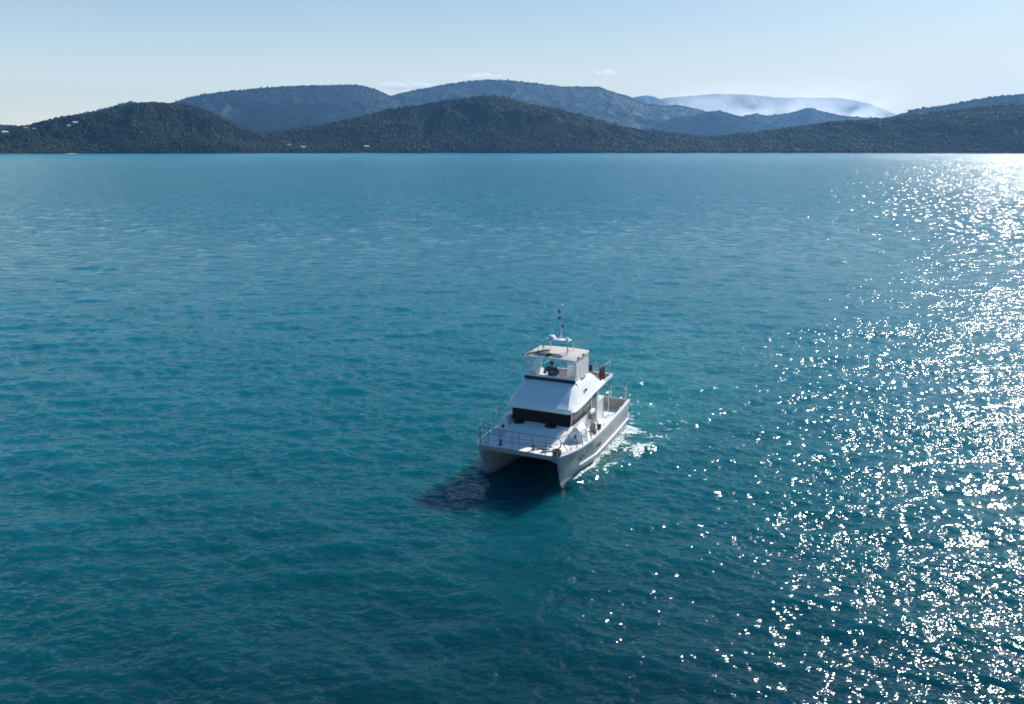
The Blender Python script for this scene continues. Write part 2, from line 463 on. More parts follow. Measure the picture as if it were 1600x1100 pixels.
P_RIGHT2 = [(1340, 210), (1380, 190), (1400, 182), (1430, 173), (1460, 169), (1500, 162), (1540, 154), (1580, 150), (1600, 148), (1750, 140), (2050, 150)]
P_BL0 = [(-420, 186), (-150, 197), (0, 197), (20, 197), (45, 200), (80, 195), (110, 182), (150, 174), (185, 165), (205, 160), (215, 162), (240, 172), (280, 200)]
P_BL = [(200, 190), (240, 172), (270, 162), (285, 156), (300, 151), (350, 144), (400, 139), (450, 135), (500, 134), (545, 133), (565, 134), (590, 142),
        (612, 151), (640, 165), (700, 190), (740, 215)]
P_BL1 = [(300, 215), (350, 193), (400, 172), (430, 165), (470, 161), (520, 163), (560, 173), (610, 190), (670, 208)]
P_BM = [(520, 190), (560, 168), (590, 156), (612, 150), (640, 143), (700, 132), (740, 126), (775, 125), (800, 126), (840, 131), (880, 136), (905, 136), (935, 136),
        (960, 145), (980, 152), (1010, 163), (1040, 166), (1060, 165), (1090, 171), (1120, 180), (1160, 195), (1200, 215)]
P_BR1 = [(960, 225), (1000, 206), (1050, 186), (1090, 180), (1122, 174), (1150, 181), (1200, 197), (1260, 215)]
P_BR = [(1030, 225), (1060, 206), (1100, 195), (1140, 186), (1182, 178), (1200, 182), (1235, 177), (1255, 171), (1266, 169), (1280, 174), (1310, 181),
        (1340, 184), (1390, 187), (1450, 192), (1540, 205)]
P_FAR1 = [(880, 170), (940, 156), (968, 150), (976, 147), (988, 153), (1008, 149), (1022, 151), (1045, 160), (1090, 178)]
P_FAR = [(930, 200), (970, 178), (1010, 162), (1040, 153), (1080, 150), (1120, 147), (1170, 148), (1200, 151), (1215, 153), (1250, 153), (1310, 153),
         (1335, 157), (1360, 163), (1380, 171), (1400, 179), (1425, 190), (1460, 205)]
allp, allr = [], []
def add_forest(nm, pts, rads, seed, label):
    tag(crowns(nm, pts, rads, M_TREES, seed), label, 'forest', kind='stuff')
o, p, r = hill('hill', P_LEFT, 4700, 560, 700, M_FOREST, 1, rows=150, trees=62000, tree_r=3.7, ridge_trees=1500, ravine=.34, rav_scale=260, power=.8)
add_forest('forest', p, r, 1, 'dark green forest canopy covering the rounded hill on the left shore')
o, p, r = hill('hill', P_MID, 4900, 760, 900, M_FOREST, 2, rows=170, trees=85000, tree_r=3.8, ridge_trees=2000, ravine=.36, rav_scale=330, power=.8)
add_forest('forest', p, r, 2, 'dark green forest canopy covering the long central hill above the shore')
o, p, r = hill('hill', P_RIGHT, 4800, 620, 900, M_FOREST, 3, rows=150, trees=60000, tree_r=3.9, ridge_trees=1900, ravine=.34, rav_scale=330, power=.8)
add_forest('forest', p, r, 3, 'dark forest canopy covering the low spreading hill on the right shore')
for k, (pf, D, fr, bk, sd) in enumerate([(P_RIGHT2, 8500, 900, 800, 4), (P_BL0, 10500, 1200, 700, 5), (P_BL, 12500, 1700, 1000, 6), (P_BL1, 11000, 1100, 800, 7),
                                        (P_BM, 12800, 2000, 1200, 8), (P_BR1, 11500, 1000, 700, 9), (P_BR, 13200, 1200, 1000, 10)]):
    o, p, r = hill('mountain', pf, D, fr, bk, M_BACK, sd, rows=80, ravine=.14, rav_scale=900, canopy=1.2, trees=16000, ridge_trees=2600, tree_r=6.2)
    allp.append(p); allr.append(r)
for pf, D, sd in ((P_FAR1, 21000, 11), (P_FAR, 19000, 12)):
    hill('mountain', pf, D, 1800, 900, M_BACK, sd, rows=60, ravine=.2, rav_scale=800, canopy=8)
add_forest('ridge_forest', np.concatenate(allp), np.concatenate(allr), 13, 'tree tops along the blue mountain ridges behind the near hills')

# low land joining the hills, so no water shows between them
g = np.random.default_rng(3)
def strip(name, a0, a1, r0, r1, z, mat, wob, seed):
    az_ = np.radians(np.arange(a0, a1, .08)); n = len(az_)
    w0 = (fbm(az_ * 60 + seed, az_ * 0 + seed, 4) - .5) * wob
    rows = []
    for q, (rr_, zz_) in enumerate(((r0, -1.0), (r0 + 8, z * .6), (r0 + 30, z), (r1, z))):
        ra = rr_ + (w0 if q < 3 else 0)
        rows.append(np.stack([np.sin(az_) * ra, np.cos(az_) * ra, np.full(n, zz_) + (fbm(az_ * 900, az_ * 0 + q, 3) - .5) * z * .6 * (q > 0)], 1))
    V = np.concatenate(rows); ii = np.arange(4 * n).reshape(4, n)
    Fq = np.stack([ii[:-1, :-1].ravel(), ii[:-1, 1:].ravel(), ii[1:, 1:].ravel(), ii[1:, :-1].ravel()], 1)[:, ::-1]
    return tag(np_mesh(name, V, Fq, mat, True), kind='structure')
strip('shore', -42, 46, 4130, 9500, 4.0, M_FOREST, 60, 2)
# tree line on the flat shore
n = 16000
aa = np.radians(g.uniform(-40, 44, n)); ra = 4165 + g.uniform(0, 1, n) ** 1.5 * 500 + (fbm(aa * 60 + 2, aa * 0 + 2, 4) - .5) * 60
r_ = 5.2 * np.exp(g.normal(0, .3, n))
add_forest('shore_forest', np.stack([np.sin(aa) * ra, np.cos(aa) * ra, 4 + r_ * .6 + g.uniform(0, 3, n)], 1), r_, 21,
           'line of dark trees and mangroves along the far waterline')
# pale beaches
M_SAND = pmat('sand', (0.50, 0.44, 0.34), .9, var=.15, vscale=.1)
for (u0, u1, wd) in ((99, 121, 26), (560, 579, 14), (497, 508, 10)):
    azs = np.linspace(math.atan((u0 - 800) / FPX * math.cos(PITCH)), math.atan((u1 - 800) / FPX * math.cos(PITCH)), 24)
    sh_ = np.sin(np.linspace(0, math.pi, 24)) ** .6
    V = []
    for q in range(5):
        ra = 4098 + (fbm(azs * 60 + 2, azs * 0 + 2, 4) - .5) * 60 + q * 11
        V.append(np.stack([np.sin(azs) * ra, np.cos(azs) * ra, -0.4 + q * .25 * wd / 10 * sh_], 1))
    V = np.concatenate(V); ii = np.arange(120).reshape(5, 24)
    Fq = np.stack([ii[:-1, :-1].ravel(), ii[:-1, 1:].ravel(), ii[1:, 1:].ravel(), ii[1:, :-1].ravel()], 1)[:, ::-1]
    tag(np_mesh('beach', V, Fq, M_SAND, True), kind='structure')

# ------------------------------------------------------------------ mesh builder
class MB:
    def __init__(s): s.v = []; s.f = []
    def add(s, v, f):
        o = len(s.v); s.v += [tuple(p) for p in v]; s.f += [tuple(i + o for i in q) for q in f]; return s
    def box(s, x0, x1, y0, y1, z0, z1, bev=0.0, top=None):
        """axis box with bevelled edges; top=(inset_x0, inset_x1, inset_y) tapers it upward"""
        bm = bmesh.new()
        bmesh.ops.create_cube(bm, size=1)
        for v in bm.verts:
            X, Y, Z = v.co
            t = top or (0, 0, 0)
            up = Z > 0
            v.co = ((x0 + (t[0] if up else 0)) if X < 0 else (x1 - (t[1] if up else 0)),
                    (y0 + (t[2] if up else 0)) if Y < 0 else (y1 - (t[2] if up else 0)), z1 if up else z0)
        if bev:
            bmesh.ops.bevel(bm, geom=bm.edges[:], offset=bev, segments=2, profile=.6, affect='EDGES')
        bm.verts.ensure_lookup_table()
        s.add([v.co[:] for v in bm.verts], [[v.index for v in f.verts] for f in bm.faces]); bm.free(); return s
    def tube(s, pts, r, n=8, cap=True):
        pts = [Vector(p) for p in pts]; rs = r if isinstance(r, (list, tuple)) else [r] * len(pts)
        V = []; up = None
        for i, p in enumerate(pts):
            d = (pts[min(i + 1, len(pts) - 1)] - pts[max(i - 1, 0)]).normalized()
            if up is None:
                up = Vector((0, 0, 1)) if abs(d.z) < .9 else Vector((1, 0, 0))
            a = d.cross(up).normalized(); bb = d.cross(a).normalized(); up = -bb if bb.dot(up) < 0 else bb
            a = d.cross(up).normalized(); bb = d.cross(a).normalized()
            for k in range(n):
                t = 2 * math.pi * k / n
                V.append(p + (a * math.cos(t) + bb * math.sin(t)) * rs[i])
        Fc = []
        for i in range(len(pts) - 1):
            for k in range(n):
                Fc.append((i * n + k, i * n + (k + 1) % n, (i + 1) * n + (k + 1) % n, (i + 1) * n + k))
        if cap: Fc.append(tuple(range(n))[::-1]); Fc.append(tuple((len(pts) - 1) * n + k for k in range(n)))
        return s.add(V, Fc)
    def loft(s, rings, closed=True, cap=True):
        n = len(rings[0]); V = [p for r in rings for p in r]; Fc = []
        for i in range(len(rings) - 1):
            for k in range(n if closed else n - 1):
                Fc.append((i * n + k, i * n + (k + 1) % n, (i + 1) * n + (k + 1) % n, (i + 1) * n + k))
        if cap and closed: Fc.append(tuple(range(n))[::-1]); Fc.append(tuple((len(rings) - 1) * n + k for k in range(n)))
        return s.add(V, Fc)
    def lathe(s, c, prof, n=20, axis='z', squash=1.0):
        rings = []
        for r, h in prof:
            rings.append([(c[0] + r * math.cos(2 * math.pi * k / n), c[1] + r * math.sin(2 * math.pi * k / n) * squash, c[2] + h) if axis == 'z'
                          else (c[0] + h, c[1] + r * math.cos(2 * math.pi * k / n), c[2] + r * math.sin(2 * math.pi * k / n) * squash) for k in range(n)])
        return s.loft(rings)
    def build(s, name, mat, parent, smooth=False, origin=None):
        me = bpy.data.meshes.new(name)
        ox = origin if origin is not None else (ORG if parent is not None else (0, 0, 0))
        me.from_pydata([(a - ox[0], bq - ox[1], c - ox[2]) for a, bq, c in s.v], [], s.f)
        bm = bmesh.new(); bm.from_mesh(me)
        bmesh.ops.remove_doubles(bm, verts=bm.verts, dist=1e-5)
        bmesh.ops.recalc_face_normals(bm, faces=bm.faces); bm.to_mesh(me); bm.free()
        for p in me.polygons: p.use_smooth = smooth
        if smooth:
            me.set_sharp_from_angle(angle=R(38))
        me.materials.append(mat)
        o = bpy.data.objects.new(name, me); COL.objects.link(o)
        if parent is not None: o.parent = parent
        return o
ORG = (-5.6, 0, 0)     # boat parts are written in bow-based coordinates (x forward, y port, z up)

# ------------------------------------------------------------------ materials of the boat
M_GEL = pmat('white_gelcoat', (0.78, 0.79, 0.80), .28, var=.04, vscale=1.2, coat=.3)
M_HULL = pmat('hull_paint', (0.37, 0.365, 0.36), .42, var=.10, vscale=2.0, coat=.2)
M_DECK = pmat('deck_nonskid', (0.72, 0.71, 0.69), .75, var=.08, vscale=5, bump=.2)
M_GLASS_D = pmat('tinted_glass', (0.004, 0.004, 0.005), .12, spec=.12)
M_STEEL = pmat('stainless_steel', (0.62, 0.63, 0.65), .22, metal=1.0)
M_RAIL = pmat('shaded_steel', (0.20, 0.21, 0.23), .35, metal=.8)  # stainless steel with the bow rail's shade put into its colour
M_BLACK = pmat('black_trim', (0.015, 0.015, 0.018), .5)
M_ROOF = pmat('roof_canvas', (0.48, 0.46, 0.41), .85, var=.08, vscale=6)
M_VINYL = pmat('white_vinyl_curtain', (0.74, 0.73, 0.70), .45, var=.22, vscale=9, bump=.6)
M_BROWN = pmat('brown_decking', (0.16, 0.075, 0.045), .7, var=.35, vscale=8)
M_GREY = pmat('grey_trim', (0.22, 0.22, 0.22), .6, var=.2)
M_CREAM = pmat('cream_lining', (0.42, 0.36, 0.29), .7, var=.15)
M_ANTI = pmat('antifouling', (0.012, 0.016, 0.022), .6)
M_ROPE = pmat('rope', (0.34, 0.26, 0.17), .9, var=.4, vscale=30)
M_SOLAR = pmat('solar_panel', (0.03, 0.035, 0.06), .2)
m, nt, b = new_mat('clear_vinyl')
b.inputs['Base Color'].default_value = (0.75, 0.8, 0.85, 1)
b.inputs['Roughness'].default_value = .12
b.inputs['Alpha'].default_value = .06
nz = nt.nodes.new('ShaderNodeTexNoise'); nz.inputs['Scale'].default_value = 2.5
bp = nt.nodes.new('ShaderNodeBump'); bp.inputs['Strength'].default_value = .5; bp.inputs['Distance'].default_value = .05
nt.links.new(nz.outputs['Fac'], bp.inputs['Height']); nt.links.new(bp.outputs[0], b.inputs['Normal'])
M_CLEAR = m

boat = bpy.data.objects.new('catamaran', None); COL.objects.link(boat)
tag(boat, 'white power catamaran with flybridge motoring on the turquoise sea', 'boat')
ROT = math.atan2(HY, HX)
boat.rotation_euler = (0, 0, ROT)
boat.location = (BOAT.x + ORG[0] * HX, BOAT.y + ORG[0] * HY, 0)
def to_world(s, t, z): return Vector((BOAT.x + s * HX + t * QX, BOAT.y + s * HY + t * QY, z))

# hull: one loft across both demi-hulls and the tunnel
LEN = 11.35
def ip(x, xs, ys): return float(np.interp(x, xs, ys))
def sheer_w(d): return ip(d, [0, .35, .9, 1.5, 2.6, 4, 7, 10, LEN], [2.27, 2.42, 2.57, 2.67, 2.75, 2.78, 2.78, 2.75, 2.70])
def sheer_z(d): return ip(d, [0, 1, 2.5, 4.2, 6, 9, LEN], [2.04, 2.01, 1.87, 1.76, 1.74, 1.78, 1.84])
def stem(z): return ip(z, [-.6, 0, .5, 1.2, 2.04], [-1.15, -.82, -.55, -.25, 0])
def section(k):
    d = k * LEN
    wo, zs = sheer_w(d), sheer_z(d)
    op = min(1, d / 4.2) ** .8                       # how far the bow has opened out
    tc = 2.22
    pts = [(wo, zs)]
    pts.append((wo + .035 * min(1, d), zs - .09))
    pts.append((tc + (wo - tc) * (.22 + .65 * op ** 2), 1.15))
    pts.append((tc - .10 * (1 - op) + (wo - tc) * (.85 * op ** 2), .62))      # knuckle
    pts.append((tc - .10 * (1 - op) + (wo - tc) * (.75 * op ** 2), .48))
    pts.append((tc - .08 * (1 - op) + (wo - tc) * (.60 * op ** 2), .0))
    pts.append((tc - .08 * (1 - op) - .38 * op, -.6))
    wi = tc - .10 * (1 - op) - 1.15 * op
    pts.append((tc - .08 * (1 - op) - (tc - wi) * .85 * op, .0))
    pts.append((wi, .55))
    pts.append((wi + .08 * (1 - op) - .25 * (.2 + op), ip(d, [0, 2, 5], [1.62, 1.35, 1.2])))
    pts.append((wi - .7 * (.6 + .4 * op), ip(d, [0, 2, 5], [1.78, 1.45, 1.32])))
    pts.append((0, ip(d, [0, 2, 5], [1.78, 1.42, 1.30])))
    out = []
    for t, z in pts:
        s0 = stem(z)
        out.append((s0 + (-LEN - s0) * k, t, z))
    return out
ks = [0, .012, .03, .06, .1, .15, .21, .28, .38, .5, .65, .82, 1]
half = [section(k) for k in ks]
h = MB()
rings = [p[:] + [(x, -y, z) for x, y, z in p[::-1][1:]] for p in half]
h.loft(rings, closed=False, cap=False)
NRG = len(rings[0]); mir = lambda i: NRG - 1 - i
h.f.append((0, 1, 2, 9, 10, 11, mir(10), mir(9), mir(2), mir(1), mir(0)))
for a_ in ((2, 3, 8, 9), (3, 4, 5, 7, 8)):
    h.f.append(a_); h.f.append(tuple(mir(i) for i in a_))
#                                 # bow face between hulls
b0 = (len(rings) - 1) * len(rings[0]); h.f.append(tuple(range(b0, b0 + len(rings[0]))))   # transom
hull = h.build('hull', M_HULL, boat, smooth=True)
# moulded spray rail along each hull
for sg in (1, -1):
    sr = MB()
    rg = []
    for k in ks[6:]:
        p = section(k)[3]
        a, t, z = p
        rg.append([(a, sg * (t - .02), z + .05), (a, sg * (t + .07), z + .02), (a, sg * (t + .07), z - .04), (a, sg * (t - .02), z - .07)])
    sr.loft(rg); sr.build('spray_rail', M_GEL, hull)
    cp = MB(); rg = []
    for k in np.linspace(0, 1, 26):
        d = k * LEN
        rg.append([(-d, sg * (sheer_w(d) - .09), sheer_z(d) - .02), (-d, sg * (sheer_w(d) - .09), sheer_z(d) + .035),
                   (-d, sg * (sheer_w(d) + .045), sheer_z(d) + .035), (-d, sg * (sheer_w(d) + .045), sheer_z(d) - .03)])
    cp.loft(rg); cp.build('gunwale', M_GEL, hull)
    # dark antifouling boot below the knuckle at the waterline
    bt = MB(); rg = []
    for k in np.linspace(0.0, 1, 26):
        sec = section(k)
        a5, a6 = sec[5], sec[6]
        lo = [a5[i] + (a6[i] - a5[i]) * .3 for i in range(3)]
        hi = [a5[i] + (sec[4][i] - a5[i]) * .30 for i in range(3)]
        rg.append([(hi[0] + .004, sg * (hi[1] + .006), hi[2]), (lo[0] + .004, sg * (lo[1] + .01), lo[2]), (lo[0] + .004, sg * (lo[1] - .02), lo[2]), (hi[0], sg * (hi[1] - .02), hi[2])])
    bt.loft(rg); bt.build('boot_stripe', M_ANTI, hull)
# faint dark lettering strokes on the port bow (illegible in the photo)
ln = MB()
def hull_pt(s, z):
    d = -s; k = d / LEN; sec = section(k)
    zs_ = [p[2] for p in sec[:6]][::-1]; ts_ = [p[1] for p in sec[:6]][::-1]
    return (s, float(np.interp(z, zs_, ts_)) + .02, z)
for i, (s_, zz_, dd, hh) in enumerate([(-2.52, 1.02, .02, .20), (-2.62, .98, .10, .10), (-2.74, 1.0, .08, .12), (-2.84, .98, .03, .14), (-2.93, 1.02, .10, .08), (-3.05, 1.05, .08, .16)]):
    ln.tube([hull_pt(s_, zz_ + hh / 2), hull_pt(s_ - dd * .5, zz_), hull_pt(s_ - dd, zz_ - hh / 2)], .022, 5)
ln.build('lettering', M_BLACK, hull)
for s_, z_ in ((-5.0, 1.0), (-5.45, .98)):
    pt = hull_pt(s_, z_)
    MB().box(s_ - .14, s_ + .14, pt[1] - .08, pt[1] + .015, z_ - .05, z_ + .05, .02).build('porthole', M_GLASS_D, hull)

# decks
dk = MB()
ds = list(np.linspace(0.01, 4.9, 18))
rows = []
for d in ds:
    wv = sheer_w(d) - .06
    rows.append([(-d, y * wv, sheer_z(d) - .015 + .03 * (1 - y * y)) for y in np.linspace(-1, 1, 11)])
dk.loft(rows, closed=False)
dk.build('foredeck', M_DECK, boat, smooth=True)
cdk = MB(); rows = []
for d in np.linspace(4.9, LEN - .04, 10):
    wv = sheer_w(d) - .10; z = ip(d, [4.9, 5.6, 7.2, LEN], [1.60, 1.42, 1.22, 1.20])
    rows.append([(-d, y * wv, z) for y in np.linspace(-1, 1, 5)])
cdk.loft(rows, closed=False)
cdk.build('cockpit_floor', M_DECK, boat, smooth=True)
for sg in (1, -1):
    il = MB(); rg = []
    for d in np.linspace(4.9, LEN - .03, 12):
        wv = sheer_w(d) - .08
        rg.append([(-d, sg * wv, sheer_z(d) - .01), (-d, sg * (wv - .06), sheer_z(d) - .01), (-d, sg * (wv - .08), 1.15), (-d, sg * wv, 1.15)])
    il.loft(rg); il.build('bulwark', M_CREAM if sg < 0 else M_GEL, boat)
MB().box(-LEN + .02, -LEN + .14, -2.6, 2.6, 1.15, 1.86, .02).build('transom_wall', M_CREAM, boat)
MB().box(-LEN - .55, -LEN + .02, 1.15, 2.5, .30, .42, .03).add([], []).build('swim_step', M_GEL, boat)
MB().box(-LEN - .55, -LEN + .02, -2.5, -1.15, .30, .42, .03).build('swim_step', M_GEL, boat)

# raised trunk on the foredeck
tr = MB()
def trunk_ring(s, w0, w1, z0, z1):
    r = .10
    return [(s, w0, z0), (s, w1 + r * .2, z1 - r), (s, w1 - r * .6, z1 - .01), (s, w1 * .5, z1 + .03), (s, 0, z1 + .04),
            (s, -w1 * .5, z1 + .03), (s, -(w1 - r * .6), z1 - .01), (s, -(w1 + r * .2), z1 - r), (s, -w0, z0)]
tr.loft([trunk_ring(-1.25, 1.50, 1.42, 1.9, 2.13), trunk_ring(-1.32, 1.52, 1.42, 1.9, 2.16), trunk_ring(-2.15, 1.72, 1.45, 1.85, 2.46), trunk_ring(-2.3, 1.76, 1.46, 1.8, 2.50),
         trunk_ring(-3.3, 1.98, 1.68, 1.7, 2.55), trunk_ring(-3.75, 2.0, 1.7, 1.6, 2.55)])
trunk = tr.build('foredeck_trunk', M_DECK, boat, smooth=True)
for t in (-1.15, .72):
    hb = MB(); hb.lathe((-2.78, t, 2.55), [(.24, -.04), (.25, .05), (.21, .075), (.05, .085)], 18, squash=1.35)
    hb.build('hatch', M_BLACK, trunk, smooth=True)

# cabin
MB().box(-8.35, -3.42, -1.68, 1.68, 1.15, 3.42, .06).build('cabin', M_GEL, boat)
def quad_panel(mb, pts, thick):
    """slab between 4 corner points with a thickness vector"""
    a = [Vector(p) for p in pts]; n = (a[1] - a[0]).cross(a[3] - a[0]).normalized() * thick
    v = a + [p + n for p in a]
    mb.add(v, [(0, 1, 2, 3), (7, 6, 5, 4), (0, 4, 5, 1), (1, 5, 6, 2), (2, 6, 7, 3), (3, 7, 4, 0)]); return mb
ws = MB()
ws.loft([[(-3.12, -1.72, 2.53), (-3.34, -1.72, 3.40), (-3.44, -1.66, 3.40), (-3.44, -1.66, 2.53)],
         [(-3.06, -.9, 2.56), (-3.28, -.9, 3.42), (-3.44, -.9, 3.42), (-3.44, -.9, 2.53)],
         [(-3.04, 0, 2.57), (-3.26, 0, 3.43), (-3.44, 0, 3.43), (-3.44, 0, 2.53)],
         [(-3.06, .9, 2.56), (-3.28, .9, 3.42), (-3.44, .9, 3.42), (-3.44, .9, 2.53)],
         [(-3.12, 1.72, 2.53), (-3.34, 1.72, 3.40), (-3.44, 1.66, 3.40), (-3.44, 1.66, 2.53)]])
ws.build('windscreen', M_GLASS_D, boat, smooth=True)
for sg in (1, -1):
    for x0, x1 in ((-5.15, -3.5), (-6.75, -5.25)):
        w_ = MB(); w_.box(x0, x1, sg * 1.70 - .015, sg * 1.70 + .015, 2.45, 3.25, .01, top=(.05, .22, 0)).build('side_window', M_GLASS_D, boat)
MB().box(-7.75, -7.0, 1.665, 1.705, 1.45, 3.2, .01).build('cabin_door', M_GREY, boat)
MB().box(-8.385, -8.34, -1.2, 1.2, 1.5, 3.2, .01).build('cabin_door', M_GLASS_D, boat)

# flybridge moulding: sloped brow in front, flared sides, long deck aft
def fly_ring(s, zb, wb, zt, wt, r):
    """bottom edge half width wb at zb, top half width wt at zt"""
    pts = [(s, wb - .14, zb - .05), (s, wb, zb), (s, wb + .012, zb + .09), (s, wb - .06, zb + .15),
           (s, wb - .06 + (wt - wb) * .35, zb + .15 + (zt - zb - .15) * .5), (s, wt + r * .25, zt - r), (s, wt - r * .75, zt), (s, wt * .5, zt + .02)]
    return pts + [(a, -bq, c) for a, bq, c in pts[::-1]]
fb = MB()
fb.loft([fly_ring(-2.80, 3.42, 1.62, 3.57, 1.5, .02), fly_ring(-2.84, 3.38, 1.82, 3.60, 1.68, .03), fly_ring(-2.96, 3.365, 1.93, 3.66, 1.72, .06), fly_ring(-3.2, 3.36, 1.985, 3.83, 1.70, .14),
         fly_ring(-3.6, 3.36, 2.0, 4.12, 1.66, .2), fly_ring(-4.0, 3.37, 2.0, 4.38, 1.60, .2), fly_ring(-4.34, 3.38, 2.0, 4.56, 1.55, .16),
         fly_ring(-4.6, 3.39, 2.0, 4.60, 1.53, .12)])
fly = fb.build('brow', M_GEL, boat, smooth=True)
for sg in (1, -1):
    co = MB(); rg = []
    for s_, zt, wt in ((-4.58, 4.60, 1.53), (-5.4, 4.62, 1.53), (-6.4, 4.62, 1.53), (-6.95, 4.58, 1.54), (-7.3, 4.40, 1.60), (-7.7, 4.12, 1.70), (-8.1, 3.92, 1.78), (-8.5, 3.84, 1.84)):
        zb = ip(-s_, [4.58, 5.5, 6.5, 8.5], [3.39, 3.46, 3.56, 3.62]); wb = 2.0
        rg.append([(s_, sg * (wb - .1), zb - .05), (s_, sg * wb, zb), (s_, sg * (wb + .01), zb + .08), (s_, sg * (wb - .05), zb + .13),
                   (s_, sg * (wt + .05 + (wb - wt) * .35), zb + .13 + (zt - zb - .13) * .5), (s_, sg * (wt + .03), zt - .05), (s_, sg * (wt - .03), zt),
                   (s_, sg * (wt - .12), zt), (s_, sg * (wt - .14), zt - .08), (s_, sg * (min(wt, 1.75) - .14), zb)])
    co.loft(rg); c_ = co.build('coaming', M_GEL, boat, smooth=True)
    if sg > 0:
        MB().box(-5.42, -5.22, 1.80, 1.885, 4.00, 4.12, .02).build('navigation_light', M_BLACK, c_)
        MB().box(-6.0, -5.35, 1.52, 1.60, 4.62, 4.70, .02).build('window_latch', M_GREY, c_)
fd = MB(); rg = []
for s_, z in ((-4.5, 3.42), (-6.5, 3.55), (-8.4, 3.62), (-9.9, 3.66)):
    rg.append([(s_, -1.9, z - .08), (s_, 1.9, z - .08), (s_, 1.9, z), (s_, -1.9, z)])
fd.loft(rg); flydeck = fd.build('flybridge_deck', M_GEL, boat)
MB().box(-9.82, -8.2, -1.80, 1.80, 3.68, 3.70, .005).build('deck_mat', M_BROWN, flydeck)
rim = MB()
for sg in (1, -1): rim.box(-9.96, -8.5, sg * 1.93 - .05, sg * 1.93 + .05, 3.60, 3.80, .02)
rim.box(-10.0, -9.88, -1.9, 1.9, 3.60, 3.80, .02)
rim.build('deck_rim', M_GEL, flydeck)

# dark band under the front windows
db = MB()
db.loft([[(-4.36, y * 1.5, 4.58 + .0), (-4.44, y * 1.5, 4.78), (-4.56, y * 1.47, 4.78), (-4.56, y * 1.47, 4.56)] for y in np.linspace(-1, 1, 5)])
db.build('window_band', M_BLACK, boat)
sl = MB(); sl.box(-4.60, -4.38, -1.52, 1.52, 4.77, 4.84, .02); sl.build('window_sill', M_GEL, boat)

# enclosure frame and panes
ZR = 5.86
fr = MB()
corners = [(-4.46, 1.48), (-4.46, -1.48), (-6.78, 1.45), (-6.78, -1.45)]
for s_, t in corners:
    fr.tube([(s_, t, 4.6), (s_ - .03, t * .99, ZR)], .04, 8)
fr.tube([(-4.44, .62, 4.82), (-4.46, .62, ZR)], .018, 6)
fr.tube([(-4.45, -1.12, 4.82), (-4.47, -1.12, ZR)], .03, 6)
fr.tube([(-4.46, 1.48, ZR - .02), (-4.46, -1.48, ZR - .02), (-6.8, -1.45, ZR - .02), (-6.8, 1.45, ZR - .02), (-4.46, 1.48, ZR - .02)], .03, 6)
fr.tube([(-5.6, -1.47, 4.6), (-5.6, -1.46, ZR)], .03, 6)
fr.build('enclosure_frame', M_GEL, boat, smooth=True)
fw = MB(); quad_panel(fw, [(-4.44, -1.44, 4.83), (-4.44, 1.44, 4.83), (-4.48, 1.44, 5.84), (-4.48, -1.44, 5.84)], .012); fw.build('front_window', M_CLEAR, boat)
fw = MB(); quad_panel(fw, [(-6.72, -1.47, 4.62), (-4.5, -1.47, 4.83), (-4.5, -1.46, 5.84), (-6.72, -1.46, 5.84)], .012); fw.build('side_window', M_CLEAR, boat)
fw = MB(); rg = []
for s_ in np.linspace(-4.52, -6.74, 24):
    wv = .012 * math.sin(s_ * 11) + .01 * math.sin(s_ * 23 + 1)
    rg.append([(s_, 1.47 + wv, 4.62), (s_, 1.45 + wv * 1.5, 5.2), (s_, 1.47 - wv, 5.84), (s_, 1.455 - wv, 5.84), (s_, 1.435 + wv * 1.5, 5.2), (s_, 1.455 + wv, 4.62)])
fw.loft(rg); fw.build('side_curtain', M_VINYL, boat, smooth=True)

# hard top
rf = MB(); rg = []
for s_, e in ((-4.26, .05), (-4.32, 0), (-5.4, 0), (-6.8, 0), (-6.92, .04)):
    zc = 5.98
    pts = []
    for y in np.linspace(1, -1, 11): pts.append((s_, y * (1.52 - e), zc - .05 * y * y - e * .5))
    for y in np.linspace(-1, 1, 11): pts.append((s_, y * (1.52 - e), zc - .05 * y * y - .11 + e * .5))
    rg.append(pts)
rf.loft(rg); roof = rf.build('roof', M_ROOF, boat, smooth=True)
rb = MB()
rb.loft([[(-4.255 + dx_, y * 1.525, 5.98 - .05 * y * y + dz_) for dx_, dz_ in ((-.02, -.10), (.03, -.09), (.03, -.02), (-.02, .005))] for y in np.linspace(-1, 1, 11)])
rb.build('roof_trim', M_GEL, roof)
for s_, t in ((-4.34, -1.53), (-5.5, -1.54), (-6.55, -1.54), (-4.85, 1.52), (-5.7, 1.52), (-6.85, 1.54), (-6.9, -.2), (-4.45, -1.36)):
    MB().box(s_ - .06, s_ + .06, t - .05, t + .05, 5.91, 6.0, .02).build('roof_clip', M_BLACK, roof)
for t0, t1 in ((-.72, -.12), (.12, .66)):
    ph_ = MB(); ph_.box(-4.78, -4.40, t0, t1, 5.975, 6.02, .01); ph_.build('solar_panel', M_SOLAR, roof)
MB().box(-4.66, -4.44, -.22, .02, 6.02, 6.14, .03).build('roof_light', M_BLACK, roof)
aw = MB(); aw.tube([(-4.45, -1.28, 6.03), (-4.95, -.85, 6.06), (-5.5, -.42, 6.06)], .06, 8); aw.build('rolled_cover', M_GREY, roof, smooth=True)
for s_, t, hh in ((-5.05, -.95, .55), (-5.15, -.72, .62), (-5.2, -.60, .5), (-5.35, .72, .45)):
    MB().tube([(s_, t, 5.97), (s_, t, 5.97 + hh)], .018, 6).build('rod_holder', M_STEEL, roof)
